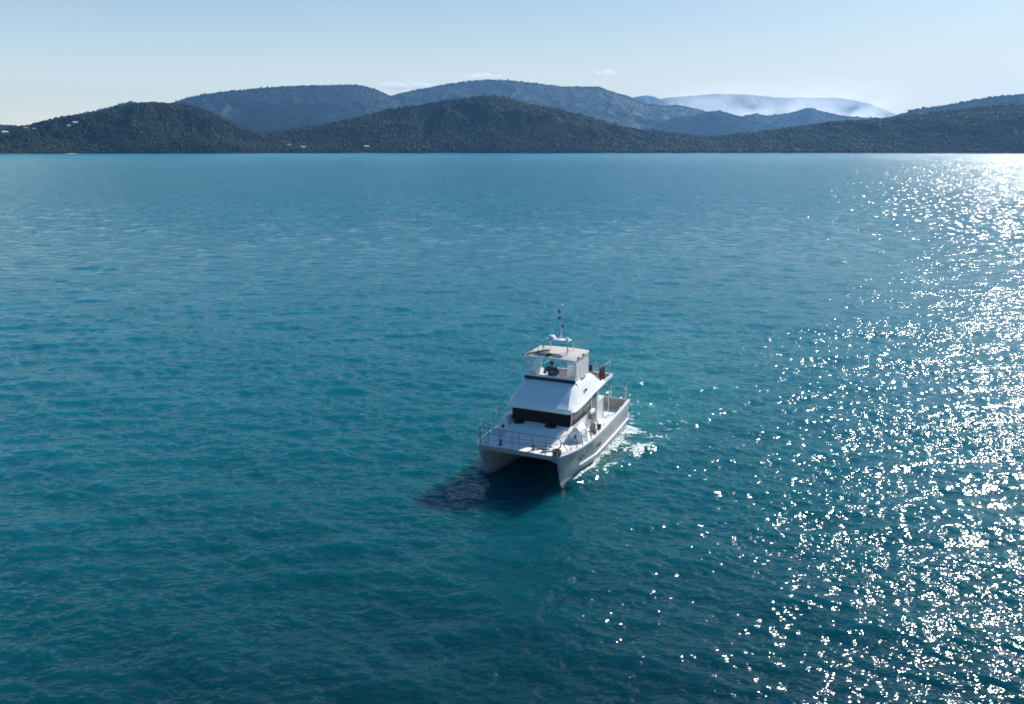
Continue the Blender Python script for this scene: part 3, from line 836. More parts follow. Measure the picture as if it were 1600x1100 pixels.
# instrument arch
ar = bpy.data.objects.new
am = MB()
for t in (-.72, .72):
    am.tube([(-5.1, t, 5.95), (-5.35, t, 6.5), (-5.5, t * .85, 6.62), (-6.1, t * .85, 6.62), (-6.3, t * .95, 6.5), (-6.35, t, 5.95)], .028, 8)
for s_ in (-5.4, -5.95): am.tube([(s_, -.66, 6.62), (s_, .66, 6.62)], .025, 8)
arch = am.build('radar_arch', M_STEEL, roof, smooth=True)
pl = MB(); pl.box(-6.05, -5.5, -.70, .70, 6.645, 6.68, .015); pl.build('arch_platform', M_GEL, arch)
dm = MB(); dm.lathe((-5.75, -.42, 6.70), [(.14, 0), (.21, .03), (.22, .09), (.17, .15), (.08, .18), (.01, .19)], 20); dm.build('radar_dome', M_GEL, arch, smooth=True)
dm = MB(); dm.lathe((-5.7, .55, 6.70), [(.10, 0), (.12, .04), (.10, .10), (.04, .13), (.01, .14)], 16); dm.build('satellite_dome', M_GEL, arch, smooth=True)
mm = MB(); mm.tube([(-6.0, .06, 6.68), (-6.0, .07, 7.5), (-6.0, .07, 8.55)], [.045, .035, .02], 8); mast = mm.build('mast', M_GEL, arch, smooth=True)
MB().tube([(-5.98, -.10, 6.68), (-5.99, .02, 7.15)], .03, 6).build('mast_stay', M_GREY, mast)
MB().lathe((-6.0, .07, 8.5), [(.03, 0), (.06, .03), (.06, .12), (.02, .15)], 10).build('anchor_light', M_GEL, mast, smooth=True)
for t, z in ((-.08, 8.22), (-.04, 7.85), (.16, 7.40)):
    mk = MB(); mk.tube([(-6.0, .07, z), (-6.0, t, z)], .014, 6); mk.box(-6.05, -5.95, t - .05, t + .05, z - .07, z + .07, .02)
    mk.build('mast_fitting', M_BLACK, mast)
MB().tube([(-6.0, .02, 7.9), (-6.05, -.10, 8.15), (-6.05, -.10, 8.45)], .01, 5).build('whip_antenna', M_GREY, mast)

# flybridge interior
hc = MB(); hc.box(-4.82, -4.6, -.85, .45, 3.5, 4.76, .05, top=(.12, 0, .05)); hc.build('helm_console', M_GEL, boat)
sw = MB(); cc = Vector((-4.92, -.25, 4.93))
ringp = [cc + Vector((-.08 * math.sin(a), .2 * math.cos(a), .2 * math.sin(a))) for a in np.linspace(0, 2 * math.pi, 21)]
sw.tube(ringp, .018, 6, cap=False)
for a in (0.5, 2.6, 4.7): sw.tube([cc, cc + Vector((-.08 * math.sin(a), .2 * math.cos(a), .2 * math.sin(a)))], .014, 5)
sw.tube([cc, cc + Vector((.16, 0, -.03))], .03, 6)
sw.build('steering_wheel', M_BLACK, boat, smooth=True)
hs = MB(); hs.box(-5.75, -5.25, -.55, .05, 4.38, 4.52, .05); hs.box(-5.84, -5.71, -.5, .0, 4.5, 4.95, .05); hs.tube([(-5.5, -.25, 3.55), (-5.5, -.25, 4.4)], .08, 10); hs.box(-5.2, -4.98, -.45, -.05, 3.98, 4.02, .01)
hs.build('helm_seat', M_GEL, boat)
bn = MB(); bn.box(-6.7, -6.3, .25, 1.38, 3.55, 4.25, .05); bn.box(-6.78, -6.66, .25, 1.38, 4.2, 4.95, .05); bn.build('bench_seat', M_GEL, boat)
br = MB(); br.tube([(-6.4, .3, 5.16), (-6.4, 1.38, 5.16)], .04, 8); br.tube([(-6.4, .35, 4.25), (-6.4, .35, 5.16)], .025, 6); br.tube([(-6.4, 1.33, 4.25), (-6.4, 1.33, 5.16)], .025, 6)
br.build('grab_rail', M_GEL, boat, smooth=True)
cab = MB(); cab.box(-5.5, -4.75, -1.38, -.98, 3.5, 4.98, .04); cab.build('side_locker', M_GEL, boat)

# aft flybridge rail
fr2 = MB()
fr2.tube([(-7.2, 1.56, 4.45), (-7.5, 1.6, 4.62), (-8.9, 1.78, 4.62), (-9.9, 1.82, 4.60)], .022, 7)
fr2.tube([(-9.9, 1.82, 4.6), (-9.92, 1.82, 3.75)], .02, 6); fr2.tube([(-8.5, 1.78, 4.62), (-8.5, 1.8, 3.75)], .02, 6)
fr2.tube([(-7.5, -1.6, 4.62), (-9.9, -1.82, 4.6), (-9.92, -1.82, 3.75)], .022, 7)
fr2.tube([(-9.9, 1.82, 4.6), (-9.9, -1.82, 4.6)], .02, 6); fr2.tube([(-9.9, 1.82, 4.2), (-9.9, -1.82, 4.2)], .016, 6)
for t in (-.9, 0, .9): fr2.tube([(-9.9, t, 4.6), (-9.9, t, 3.75)], .018, 6)
fr2.build('flybridge_rail', M_STEEL, boat, smooth=True)
# posts carrying the overhang
for s_, t in ((-9.7, 1.85), (-8.5, 1.9), (-9.7, -1.85), (-8.5, -1.9)):
    MB().tube([(s_, t, 1.2), (s_, t, 3.62)], .025, 8).build('awning_post', M_STEEL, boat)

# bow rail and side rails
def rail_line(sgn, ds_, z, inset=.10):
    return [(-d, sgn * (sheer_w(d) - inset), z if not callable(z) else z(d)) for d in ds_]
def zr(off): return lambda d: sheer_z(d) + off
front_posts = [-2.16, -1.70, -1.05, -.35, .05, .8, 1.5]
rl = MB()
rl.tube([(-.10, -2.20, 3.0), (-.10, 2.12, 2.98), (-.16, 2.2, 2.96)], .022, 7)
rl.tube([(-.10, -2.20, 2.68), (-.10, 2.15, 2.66)], .014, 6); rl.tube([(-.10, -2.20, 2.36), (-.10, 2.18, 2.34)], .012, 6)
for t in front_posts: rl.tube([(-.10, t, 2.0), (-.10, t, 2.99)], .018, 6)
rl.tube([(-.14, 2.2, 2.97), (-.95, 2.44, 2.0)], .02, 6)
rl.tube([(-.14, -2.2, 2.0), (-.14, -2.2, 3.0)], .022, 6)
rl.build('bow_rail', M_RAIL, boat, smooth=True)
for sg in (1, -1):
    rs = MB()
    if sg > 0:
        rs.tube([(-.16, 2.18, 2.96), (-.8, 2.36, 2.96), (-1.7, 2.54, 2.93)], .02, 7)
        for d, hh in ((1.75, .86), (2.5, .80), (3.15, .80), (3.8, .78), (4.45, .78), (5.1, .76)):
            rs.tube([(-d + .18, (sheer_w(d) - .12), sheer_z(d) + hh), (-d, (sheer_w(d) - .06), sheer_z(d))], .024, 6)
        rs.tube([(-1.2, 2.46, 2.0), (-1.05, 2.35, 2.6)], .017, 6); rs.tube([(-1.25, 2.48, 2.0), (-1.5, 2.45, 2.6)], .017, 6)
        rs.tube(rail_line(1, [1.57, 2.32, 2.97, 3.62, 4.27, 4.92], zr(.78), .12), .009, 5)
    else:
        rs.tube(rail_line(-1, [.14, .5, 1.0, 1.7, 2.6, 3.4], 3.0) + [(-3.5, -2.6, 2.9), (-3.5, -2.62, 2.3)], .024, 7)
        rs.tube(rail_line(-1, [1.5, 2.1, 2.8, 3.3], 2.66) + [(-3.45, -2.6, 2.6), (-3.5, -2.62, 2.45)], .018, 7)
        rs.tube(rail_line(-1, [.14, .8, 1.5, 2.2], 2.45), .014, 6)
        for d in (.5, 1.2, 2.0, 2.8, 3.5): rs.tube([(-d, -(sheer_w(d) - .1), sheer_z(d)), (-d, -(sheer_w(d) - .1), 2.98)], .017, 6)
        rs.tube([(-3.9, -2.6, sheer_z(3.9)), (-3.9, -2.6, 2.55), (-4.1, -2.6, 2.62), (-6.2, -2.6, 2.6), (-6.35, -2.6, 2.5), (-6.35, -2.6, sheer_z(6.3))], .022, 7)
        for d in (4.7, 5.5): rs.tube([(-d, -2.6, sheer_z(d)), (-d, -2.6, 2.6)], .016, 6)
    rs.build('side_rail', M_RAIL if sg > 0 else M_STEEL, boat, smooth=True)
# stern rails
st = MB()
st.tube([(-LEN + .1, -2.5, 2.65), (-LEN + .1, 2.45, 2.65)], .02, 7); st.tube([(-LEN + .1, -2.5, 2.3), (-LEN + .1, 2.45, 2.3)], .014, 6)
for t in (-2.5, -1.5, -.5, .5, 1.5, 2.45): st.tube([(-LEN + .1, t, 1.8), (-LEN + .1, t, 2.65)], .017, 6)
st.tube([(-LEN + .1, 2.45, 2.65), (-LEN + .5, 2.55, 2.6), (-LEN + .7, 2.58, 1.85)], .02, 7)
st.build('stern_rail', M_STEEL, boat, smooth=True)
MB().tube([(-LEN + .1, 2.5, 1.8), (-LEN + .05, 2.52, 2.75), (-LEN - .08, 2.6, 2.95)], [.03, .025, .02], 7).build('stern_light', M_GEL, boat)

# deck fittings
for s_, t in ((-.35, 1.95), (-.35, -1.95), (-3.4, 2.5), (-6.3, 2.62), (-9.5, 2.62)):
    z = sheer_z(-s_) + .02
    cl = MB(); cl.tube([(s_ + .16, t, z + .09), (s_ - .16, t, z + .09)], .025, 6); cl.tube([(s_ + .06, t, z - .02), (s_ + .06, t, z + .09)], .022, 6); cl.tube([(s_ - .06, t, z - .02), (s_ - .06, t, z + .09)], .022, 6)
    cl.build('cleat', M_STEEL, boat, smooth=True)
for t in (-1.15, .70):
    bo = MB(); bo.lathe((-.42, t, 2.03), [(.10, 0), (.10, .05), (.05, .07), (.05, .22), (.08, .24), (.08, .30), (.02, .31)], 12)
    bo.build('bollard', M_BLACK, boat, smooth=True)
wl = MB(); wl.box(-.75, -.35, 1.2, 1.5, 2.03, 2.12, .02); wl.lathe((-.55, 1.35, 2.12), [(.1, 0), (.07, .06), (.07, .12), (.11, .17), (.02, .18)], 12)
wl.build('windlass', M_STEEL, boat, smooth=True)
an = MB(); an.tube([(-.3, 2.0, 2.1), (.10, 2.02, 2.04), (.14, 2.03, 1.84)], .03, 6); an.tube([(.14, 1.93, 1.88), (.15, 2.03, 1.80), (.14, 2.13, 1.88)], .03, 6)
an.build('anchor', M_GREY, boat, smooth=True)
# side-deck wing mouldings each side of the trunk
for sg in (1, -1):
    wg = MB(); rg = []
    for s_, rd, zc in ((-2.85, .40, 1.80), (-2.87, .46, 1.80), (-3.3, .50, 1.82), (-3.75, .50, 1.82), (-3.95, .42, 1.80)):
        rg.append([(s_ - (.12 if k in (5, 6, 7) else 0), sg * (2.12 + rd * .86 * math.cos(a)), zc + rd * 1.75 * math.sin(a)) for k, a in enumerate(np.linspace(0, math.pi, 13))])
    wg.loft(rg); wing = wg.build('side_locker', M_GEL, boat, smooth=True)
    MB().box(-2.855, -2.835, sg * 2.12 - .07, sg * 2.12 + .07, 2.05, 2.25, .006).build('locker_latch', M_BLACK, wing)

# cockpit bar, bait table
wb = MB(); wb.box(-9.3, -7.3, .55, 1.66, 1.22, 2.50, .05); bar = wb.build('cockpit_bar', M_GEL, boat)
MB().box(-9.34, -7.26, .5, 1.70, 2.502, 2.56, .02).build('bar_top', M_GEL, bar)

# ------------------------------------------------------------------ loose things on the boat
def thing_at(name, s, t, z, label, cat, group=None, rot=0):
    o = bpy.data.objects.new(name, None); COL.objects.link(o)
    o.location = to_world(s, t, z); o.rotation_euler = (0, 0, ROT + rot)
    return tag(o, label, cat, group)
Z0 = (0, 0, 0)
# barbecue on legs beside the bar
o = thing_at('barbecue', -6.75, 1.62, 1.25, 'grey cockpit barbecue with white lid beside the cabin on the port side', 'barbecue')
q = MB(); q.box(-.42, .42, -.26, .26, .75, 1.05, .04); q.build('firebox', M_GREY, o, origin=Z0)
q = MB(); q.box(-.40, .40, -.24, .24, 1.052, 1.20, .06, top=(.04, .04, .05)); lid = q.build('lid', M_GEL, o, origin=Z0)
q = MB(); q.tube([(-.3, .24, 1.1), (-.3, .32, 1.1), (.3, .32, 1.1), (.3, .24, 1.1)], .018, 6); q.build('handle', M_STEEL, lid, origin=Z0)
for a, c in ((-.36, -.2), (.36, -.2), (-.36, .2), (.36, .2)):
    MB().tube([(a, c, 0), (a, c, .76)], .03, 6).build('leg', M_STEEL, o, origin=Z0)
# bucket
M_BUCK = pmat('black_bucket', (.02, .02, .022), .5)
o = thing_at('bucket', -6.9, 2.15, 1.24, 'small black bucket on the port side deck by the barbecue', 'bucket')
MB().lathe((0, 0, 0), [(.11, 0), (.14, .28), (.15, .3), (.13, .3), (.1, .03)], 16).build('pail', M_BUCK, o, smooth=True, origin=Z0)
MB().tube([(0, -.145, .28), (0, -.1, .4), (0, 0, .45), (0, .1, .4), (0, .145, .28)], .008, 5).build('handle', M_STEEL, o, origin=Z0)
# dive cylinder-like grey gas bottle
o = thing_at('gas_bottle', -6.35, 1.98, 1.27, 'grey gas bottle standing on the side deck forward of the barbecue', 'gas bottle')
MB().lathe((0, 0, 0), [(.11, 0), (.14, .04), (.15, .1), (.15, .42), (.12, .5), (.04, .54)], 16).build('cylinder', M_GREY, o, smooth=True, origin=Z0)
MB().lathe((0, 0, .54), [(.03, 0), (.03, .05), (.07, .06), (.07, .1), (.01, .11)], 12).build('valve', M_STEEL, o, smooth=True, origin=Z0)
# rope heap and line on the bow
def rope(name, base, pts, r, label, seed, mat=M_ROPE):
    o = thing_at(name, *base, label, 'rope')
    MB().tube(pts, r, 6).build('coil', mat, o, smooth=True, origin=Z0)
rg_ = random.Random(4)
pts = []
for k in range(90):
    a = k * .42
    pts.append((math.cos(a) * (.14 + .07 * rg_.random()), math.sin(a) * (.16 + .08 * rg_.random()), .03 + k * .003 + rg_.random() * .03))
rope('rope_coil', (-.12, 2.12, 2.06), pts, .028, 'heap of pale tan rope on the port bow corner', 4)
pts = [(0.0, -.95 + k * .09, .03 + .02 * math.sin(k * 2.1)) for k in range(12)]
pts = [(p[0] + .1 * math.sin(i * .8), p[1], p[2]) for i, p in enumerate(pts)] + [(-.1, .25, .05), (-.28, .45, .2), (-.3, .5, .42), (-.1, .55, .5)]
M_ROPE2 = pmat('dark_rope', (.12, .11, .10), .9, var=.4, vscale=30)
rope('mooring_line', (-.62, 1.55, 2.03), pts, .032, 'dark grey mooring line lying across the foredeck behind the bow rail', 5, M_ROPE2)
pts = [(math.cos(k * .5) * (.12 + .02 * (k % 3)), math.sin(k * .5) * .14, .02 + k * .004) for k in range(40)]
rope('rope_coil', (-4.85, 2.50, 1.72), pts, .022, 'small dark rope coil tied at the port side gunwale amidships', 6, M_ROPE2)
# towels over the aft flybridge rail
M_TOW = pmat('rust_towel', (.30, .075, .035), .95, var=.35, vscale=14)
M_TOW2 = pmat('dark_red_towel', (.17, .04, .03), .95, var=.3, vscale=14)
for i, (s0, mt, ln_, lb) in enumerate(((-8.75, M_TOW, .85, 'orange brown towel hanging over the aft flybridge rail, the rearmost one'),
                                      (-8.2, M_TOW2, .82, 'dark red towel hanging over the aft flybridge rail, closest to the enclosure'))):
    q = MB(); rg = []
    for x in np.linspace(-.2, .2, 15):
        f_ = .035 * math.sin(x * 38 + i); o_ = .06 * math.sin(x * 9)
        rg.append([(x, -.045 - f_, -ln_ * .8 + o_), (x, -.03 - f_ * .4, -.1), (x, 0, .035), (x, .03 + f_ * .4, -.1), (x, .06 + f_, -ln_),
                   (x, .045 + f_, -ln_), (x, .015 + f_ * .4, -.1), (x, 0, .02), (x, -.015 - f_ * .4, -.1), (x, -.03 - f_, -ln_ * .8 + o_)])
    q.loft(rg); o = q.build('towel', mt, None, smooth=True, origin=Z0)
    tag(o, lb, 'towel', 'towels drying on the flybridge rail')
    o.location = to_world(s0, 1.76, 4.63); o.rotation_euler = (0, 0, ROT + .12)
# folding chair on the aft flybridge
o = thing_at('folding_chair', -8.3, .9, 3.70, 'dark folding deck chair on the brown aft flybridge deck', 'chair')
M_CANV = pmat('navy_canvas', (.03, .035, .06), .9)
q = MB(); q.box(-.24, .24, -.24, .24, .40, .44, .015); q.build('seat', M_CANV, o, origin=Z0)
q = MB(); q.box(-.30, -.26, -.24, .24, .48, .9, .015); q.build('backrest', M_CANV, o, origin=Z0)
for c in (-.25, .25):
    MB().tube([(.24, c, 0), (-.28, c, .52), (-.3, c, .92)], .016, 6).build('leg', M_STEEL, o, origin=Z0)
    MB().tube([(-.26, c, 0), (.24, c, .6), (-.28, c, .64)], .016, 6).build('leg', M_STEEL, o, origin=Z0)

# ------------------------------------------------------------------ person at the helm (faces the bow)
M_SKIN = pmat('skin', (.42, .24, .16), .55, var=.08)
M_JACK = pmat('black_jacket', (.012, .012, .016), .85, var=.3, bump=.4, vscale=14)
M_TROU = pmat('dark_trousers', (.02, .022, .03), .9)
M_CAP = pmat('dark_red_cap', (.08, .02, .02), .85)
per = bpy.data.objects.new('person', None); COL.objects.link(per)
per.location = to_world(-5.50, -.25, 4.52); per.scale = (1.12, 1.18, 1.12); per.rotation_euler = (0, 0, ROT)
tag(per, 'person in a black jacket and cap seated at the flybridge helm', 'person')
def skin_mesh(name, verts, edges, radii, mat, parent, sub=2, root=0):
    me = bpy.data.meshes.new(name); me.from_pydata(verts, edges, [])
    o = bpy.data.objects.new(name, me); COL.objects.link(o)
    md = o.modifiers.new('skin', 'SKIN'); md.use_smooth_shade = True
    sv = me.skin_vertices[0].data
    for i, r_ in enumerate(radii): sv[i].radius = r_ if isinstance(r_, tuple) else (r_, r_)
    sv[root].use_root = True
    s2 = o.modifiers.new('sub', 'SUBSURF'); s2.levels = sub; s2.render_levels = sub
    dg = bpy.context.evaluated_depsgraph_get()
    ev = bpy.data.meshes.new_from_object(o.evaluated_get(dg))
    for p_ in ev.polygons: p_.use_smooth = True
    o.modifiers.clear(); o.data = ev
    ev.materials.clear(); ev.materials.append(mat)
    if parent: o.parent = parent
    return o
V = [(0, 0, .05), (.02, 0, .22), (.05, 0, .40), (.06, 0, .50), (.07, 0, .56), (.095, 0, .66), (.10, 0, .76)]; E_ = [(0, 1), (1, 2), (2, 3), (3, 4), (4, 5), (5, 6)]
Rd = [(.15, .12), (.15, .115), (.165, .12), (.10, .085), (.055, .055), (.085, .078), (.075, .07)]
fing = []
for sg in (1, -1):
    n0 = len(V)
    V += [(.05, sg * .17, .47), (.08, sg * .31, .28), (.30, sg * .29, .25), (.48, sg * .20, .38), (.545, sg * .195, .41)]
    E_ += [(2, n0), (n0, n0 + 1), (n0 + 1, n0 + 2), (n0 + 2, n0 + 3), (n0 + 3, n0 + 4)]
    Rd += [.075, .055, .045, .03, (.042, .022)]
    n1 = len(V)
    V += [(.06, sg * .11, .03), (.44, sg * .14, .06), (.50, sg * .13, -.30), (.50, sg * .13, -.40), (.62, sg * .14, -.43)]
    E_ += [(0, n1), (n1, n1 + 1), (n1 + 1, n1 + 2), (n1 + 2, n1 + 3), (n1 + 3, n1 + 4)]
    Rd += [.10, .07, .05, .045, .035]
    hc_ = Vector((.545, sg * .195, .41))
    for k in range(4):
        yo = (k - 1.5) * .022
        ln_ = (.07, .08, .075, .06)[k]
        p0 = hc_ + Vector((.02, yo * .6, .012 - .002 * k)); p1 = p0 + Vector((ln_ * .5, yo * .2, .012)); p2 = p1 + Vector((ln_ * .25, 0, -.03)); p3 = p2 + Vector((-.012, 0, -.025))
        fing.append([p0, p1, p2, p3])
    p0 = hc_ + Vector((-.02, -sg * .03, 0)); fing.append([p0, p0 + Vector((.03, -sg * .025, -.005)), p0 + Vector((.06, -sg * .02, -.02))])
body = skin_mesh('body', V, E_, Rd, M_SKIN, per)
# fingers join the body's own mesh
fb_ = MB()
for fg in fing: fb_.tube(fg, [.0095] * (len(fg) - 1) + [.007], 6)
fm = fb_.build('fingers', M_SKIN, None, smooth=True, origin=Z0)
bm = bmesh.new(); bm.from_mesh(body.data); bm.from_mesh(fm.data); bm.to_mesh(body.data); bm.free()
for p_ in body.data.polygons: p_.use_smooth = True
fme = fm.data; bpy.data.objects.remove(fm); bpy.data.meshes.remove(fme)
# face: nose, ears, eyes
fc = MB(); fc.tube([(.175, 0, .70), (.195, 0, .675), (.20, 0, .655)], [.010, .014, .012], 6); fc.build('nose', M_SKIN, per, smooth=True, origin=Z0)
for sg in (1, -1): fc = MB(); fc.tube([(.09, sg * .078, .69), (.085, sg * .088, .67), (.09, sg * .08, .645)], [.012, .016, .010], 6); fc.build('ear', M_SKIN, per, smooth=True, origin=Z0)
for sg in (1, -1): MB().lathe((.168, sg * .032, .685), [(.002, -.011), (.011, 0), (.002, .011)], 8).build('eye', M_BLACK, per, smooth=True, origin=Z0)
MB().tube([(.168, -.025, .618), (.174, 0, .616), (.168, .025, .618)], .004, 5).build('mouth', M_BLACK, per, smooth=True, origin=Z0)
jv = [(0, 0, .06), (.02, 0, .22), (.05, 0, .41), (.06, 0, .50), (.068, 0, .545)]; je = [(0, 1), (1, 2), (2, 3), (3, 4)]
jr = [(.185, .15), (.19, .145), (.215, .15), (.13, .11), (.075, .075)]
for sg in (1, -1):
    n0 = len(jv); jv += [(.05, sg * .20, .46), (.08, sg * .33, .28), (.30, sg * .30, .25), (.46, sg * .205, .365)]
    je += [(2, n0), (n0, n0 + 1), (n0 + 1, n0 + 2), (n0 + 2, n0 + 3)]; jr += [.10, .082, .068, .045]
skin_mesh('jacket', jv, je, jr, M_JACK, per)
tv = [(0, 0, .05)]; te = []; trr = [(.16, .13)]
for sg in (1, -1):
    n0 = len(tv); tv += [(.06, sg * .11, .04), (.44, sg * .14, .065), (.50, sg * .13, -.30), (.50, sg * .13, -.38)]
    te += [(0, n0), (n0, n0 + 1), (n0 + 1, n0 + 2), (n0 + 2, n0 + 3)]; trr += [.115, .085, .065, .06]
skin_mesh('trousers', tv, te, trr, M_TROU, per)
cp_ = MB(); cp_.lathe((.09, 0, .72), [(.105, 0), (.108, .04), (.095, .085), (.05, .115), (.005, .12)], 16)
cp_.loft([[(.17, -.07, .725), (.17, .07, .725), (.17, .07, .735), (.17, -.07, .735)], [(.25, -.05, .712), (.25, .05, .712), (.25, .05, .72), (.25, -.05, .72)]])
cp_.build('cap', M_CAP, per, smooth=True, origin=Z0)
hr = MB(); hr.lathe((.07, 0, .655), [(.075, 0), (.098, .03), (.10, .08)], 14); hr.build('hair', M_BLACK, per, smooth=True, origin=Z0)

# ------------------------------------------------------------------ foam and spray around the boat
def foam_region():
    sp = 0.045
    ss = np.arange(-30, .6, sp); ts_ = np.arange(-4.6, 12.5, sp)
    S, T = np.meshgrid(ss, ts_, indexing='ij')
    x = BOAT.x + S * HX + T * QX; y = BOAT.y + S * HY + T * QY
    aft = np.clip(-S - 1.0, 0, 99)
    hw = np.interp(-S, [.8, 1.5, 2.6, 4, LEN], [2.22, 2.45, 2.60, 2.68, 2.62])
    dd = np.abs(T) - hw
    near = np.exp(-np.clip(dd, 0, 9) / (.10 + aft * .05)) * sstep(-S, .9, 2.2) * (S > -LEN - .3) * (dd > -.12)
    arm = np.exp(-((np.abs(T) - (2.55 + aft * .30)) / (.20 + aft * .065)) ** 2) * sstep(-S, 2.0, 5) * np.exp(-aft / 15)
    arm = arm * (T > 0)
    mid = (T > 0) * np.exp(-((T - (2.9 + aft * .13)) / (.35 + aft * .07)) ** 2) * sstep(-S, 5, 8) * np.exp(-aft / 15)
    wake = sstep(-S, LEN - .1, LEN + .8) * np.exp(-(np.abs(np.abs(T) - 1.9) / (1.0 + .05 * aft)) ** 2) * np.exp(-(aft - 10) / 9)
    dens = near * 1.5 + arm * .85 + mid * .85 + np.clip(wake, 0, 1.2) * .92
    n1 = fbm(x * 5.5 + 5, y * 5.5, 4); n2 = 1 - np.abs(2 * fbm(x * 2.6 + 11, y * 2.6 + 4, 4) - 1) * 3.2
    n3 = fbm(x * .8, y * .8 + 9, 2)
    val = dens * (.35 + n3) + (n1 - .5) * .75 + np.clip(n2, -.4, 1) * .22
    keep = (val > .68) & (dens > .05) & ~((dd < -.12) & (S > -LEN) & (S < 0))
    keep_f = keep[:-1, :-1] & keep[1:, :-1] & keep[:-1, 1:] & keep[1:, 1:]
    zz, dx, dy = waves(x, y, sp * 2)
    z = zz + .012 + .06 * np.clip(val - .6, 0, .6) + .05 * near * n1
    jit = (fbm(x * 9, y * 9, 2) - .5) * .05
    VV = np.stack([x + dx + jit, y + dy - jit, z], -1).reshape(-1, 3)
    ii = np.arange(S.size).reshape(S.shape)
    Fq = np.stack([ii[:-1, :-1], ii[1:, :-1], ii[1:, 1:], ii[:-1, 1:]], -1)[keep_f]
    used = np.unique(Fq); rm = np.full(S.size, -1); rm[used] = np.arange(len(used))
    return VV[used], rm[Fq]
m, nt, b = new_mat('sea_foam')
b.inputs['Base Color'].default_value = (.72, .76, .76, 1); b.inputs['Roughness'].default_value = .8
nz = nt.nodes.new('ShaderNodeTexNoise'); nz.inputs['Scale'].default_value = 9; nz.inputs['Detail'].default_value = 4
tcn = nt.nodes.new('ShaderNodeNewGeometry'); nt.links.new(tcn.outputs['Position'], nz.inputs['Vector'])
cr = nt.nodes.new('ShaderNodeValToRGB')
cr.color_ramp.elements[0].position = .38; cr.color_ramp.elements[0].color = (.28, .48, .50, 1)
cr.color_ramp.elements[1].position = .6; cr.color_ramp.elements[1].color = (.80, .82, .80, 1)
nt.links.new(nz.outputs['Fac'], cr.inputs['Fac']); nt.links.new(cr.outputs['Color'], b.inputs['Base Color'])
FV, FF = foam_region()
foam = np_mesh('foam', FV, FF, m, True)
tag(foam, 'white broken foam along the port hull and trailing behind the stern', 'foam', kind='stuff')
# droplets thrown up along the port bow wave
g = np.random.default_rng(9)
n = 420
sd = -(1.6 + g.uniform(0, 1, n) ** .8 * 9.2)
hwv = np.interp(-sd, [.8, 1.5, 2.6, 4, LEN], [2.22, 2.45, 2.60, 2.68, 2.62])
td = hwv + .05 + np.abs(g.normal(0, .16, n)) * (1 + (-sd) * .12)
zd = np.abs(g.normal(0, .16, n)) + .05
px = BOAT.x + sd * HX + td * QX; py = BOAT.y + sd * HY + td * QY
tag(crowns('spray', np.stack([px, py, zd], 1), g.uniform(.012, .035, n), m, 10), 'fine white spray droplets thrown up beside the port hull', 'spray', kind='stuff')

# ------------------------------------------------------------------ houses on the far shore
M_HW = pmat('house_wall', (.22, .21, .19), .8, var=.1)
M_HR = pmat('pale_roof', (0.65, 0.65, 0.65), .45, var=.06, vscale=.3)
M_HR2 = pmat('grey_roof', (.36, .35, .36), .6, var=.06, vscale=.3)
M_HG = pmat('house_glass', (.03, .04, .05), .1)
def ground_at(u, v, keys):
    """first terrain vertex whose direction from the camera matches the photo position"""
    x, y, z = raydir(u, v); a = math.atan2(x, y); te_ = z / math.hypot(x, y)
    azs, tt, X_, Y_, Z_ = HILLS[keys]
    j = int(np.clip(np.searchsorted(azs, a), 1, len(azs) - 2))
    rr_ = np.hypot(X_[:, j], Y_[:, j]); el = (Z_[:, j] - CAM_H) / rr_
    i = int(np.argmax(el >= te_)) if (el >= te_).any() else len(tt) // 2
    return X_[i, j], Y_[i, j], Z_[i, j], a
def house(u, v, key, wd, hh, roofm, label):
    x, y, z, a = ground_at(u, v, key)
    # stand clear of the trees: level ground just towards the sea
    o = bpy.data.objects.new('house', None); COL.objects.link(o)
    r_ = math.hypot(x, y) - 14
    o.location = (math.sin(a) * r_, math.cos(a) * r_, z + 3); o.rotation_euler = (0, 0, -a + .15)
    tag(o, label, 'house', 'houses on the far hillside')
    d = wd * .55
    MB().box(-wd / 2, wd / 2, -d / 2, d / 2, -12, hh, .0).build('wall', M_HW, o, origin=Z0)
    q = MB(); q.add([(-wd / 2 - 1, -d / 2 - 1.5, hh + .02), (wd / 2 + 1, -d / 2 - 1.5, hh + .02), (wd / 2 + 1, d / 2 + 1, hh + .02), (-wd / 2 - 1, d / 2 + 1, hh + .02),
                     (-wd / 2 + 2, 0, hh + d * .34), (wd / 2 - 2, 0, hh + d * .34)],
                    [(0, 1, 5, 4), (1, 2, 5), (2, 3, 4, 5), (3, 0, 4), (3, 2, 1, 0)]); q.build('roof', roofm, o, origin=Z0)
    nw = max(2, int(wd / 7))
    for k in range(nw):
        cx = -wd / 2 + wd * (k + .5) / nw
        MB().box(cx - 1.8, cx + 1.8, -d / 2 - .12, -d / 2 - .003, 1.0, hh - 1.2).build('window', M_HG, o, origin=Z0)
house(8, 209, 'hill1', 26, 4, M_HR, 'long pale roofed house at the left edge of the hillside')
house(41, 202, 'hill1', 18, 4, M_HR2, 'grey roofed house high on the slope left of the two bright roofs')
house(54, 204, 'hill1', 15, 4, M_HR2, 'small grey house just right of another grey roof on the slope')
house(108, 199, 'hill1', 17, 4, M_HR, 'small white roofed house, lower left one of the bright pair on the hill')
house(118, 194.5, 'hill1', 23, 4, M_HR, 'wide white roofed house, upper right one of the bright pair on the hill')
house(452, 229, 'hill2', 19, 4, M_HR2, 'low grey roofed house near the shore below the saddle')
house(474, 232, 'hill2', 21, 4, M_HR, 'low white roofed house just above the waterline below the saddle')
house(573, 231, 'hill2', 25, 4, M_HR, 'white roofed shore house below the centre of the long hill')

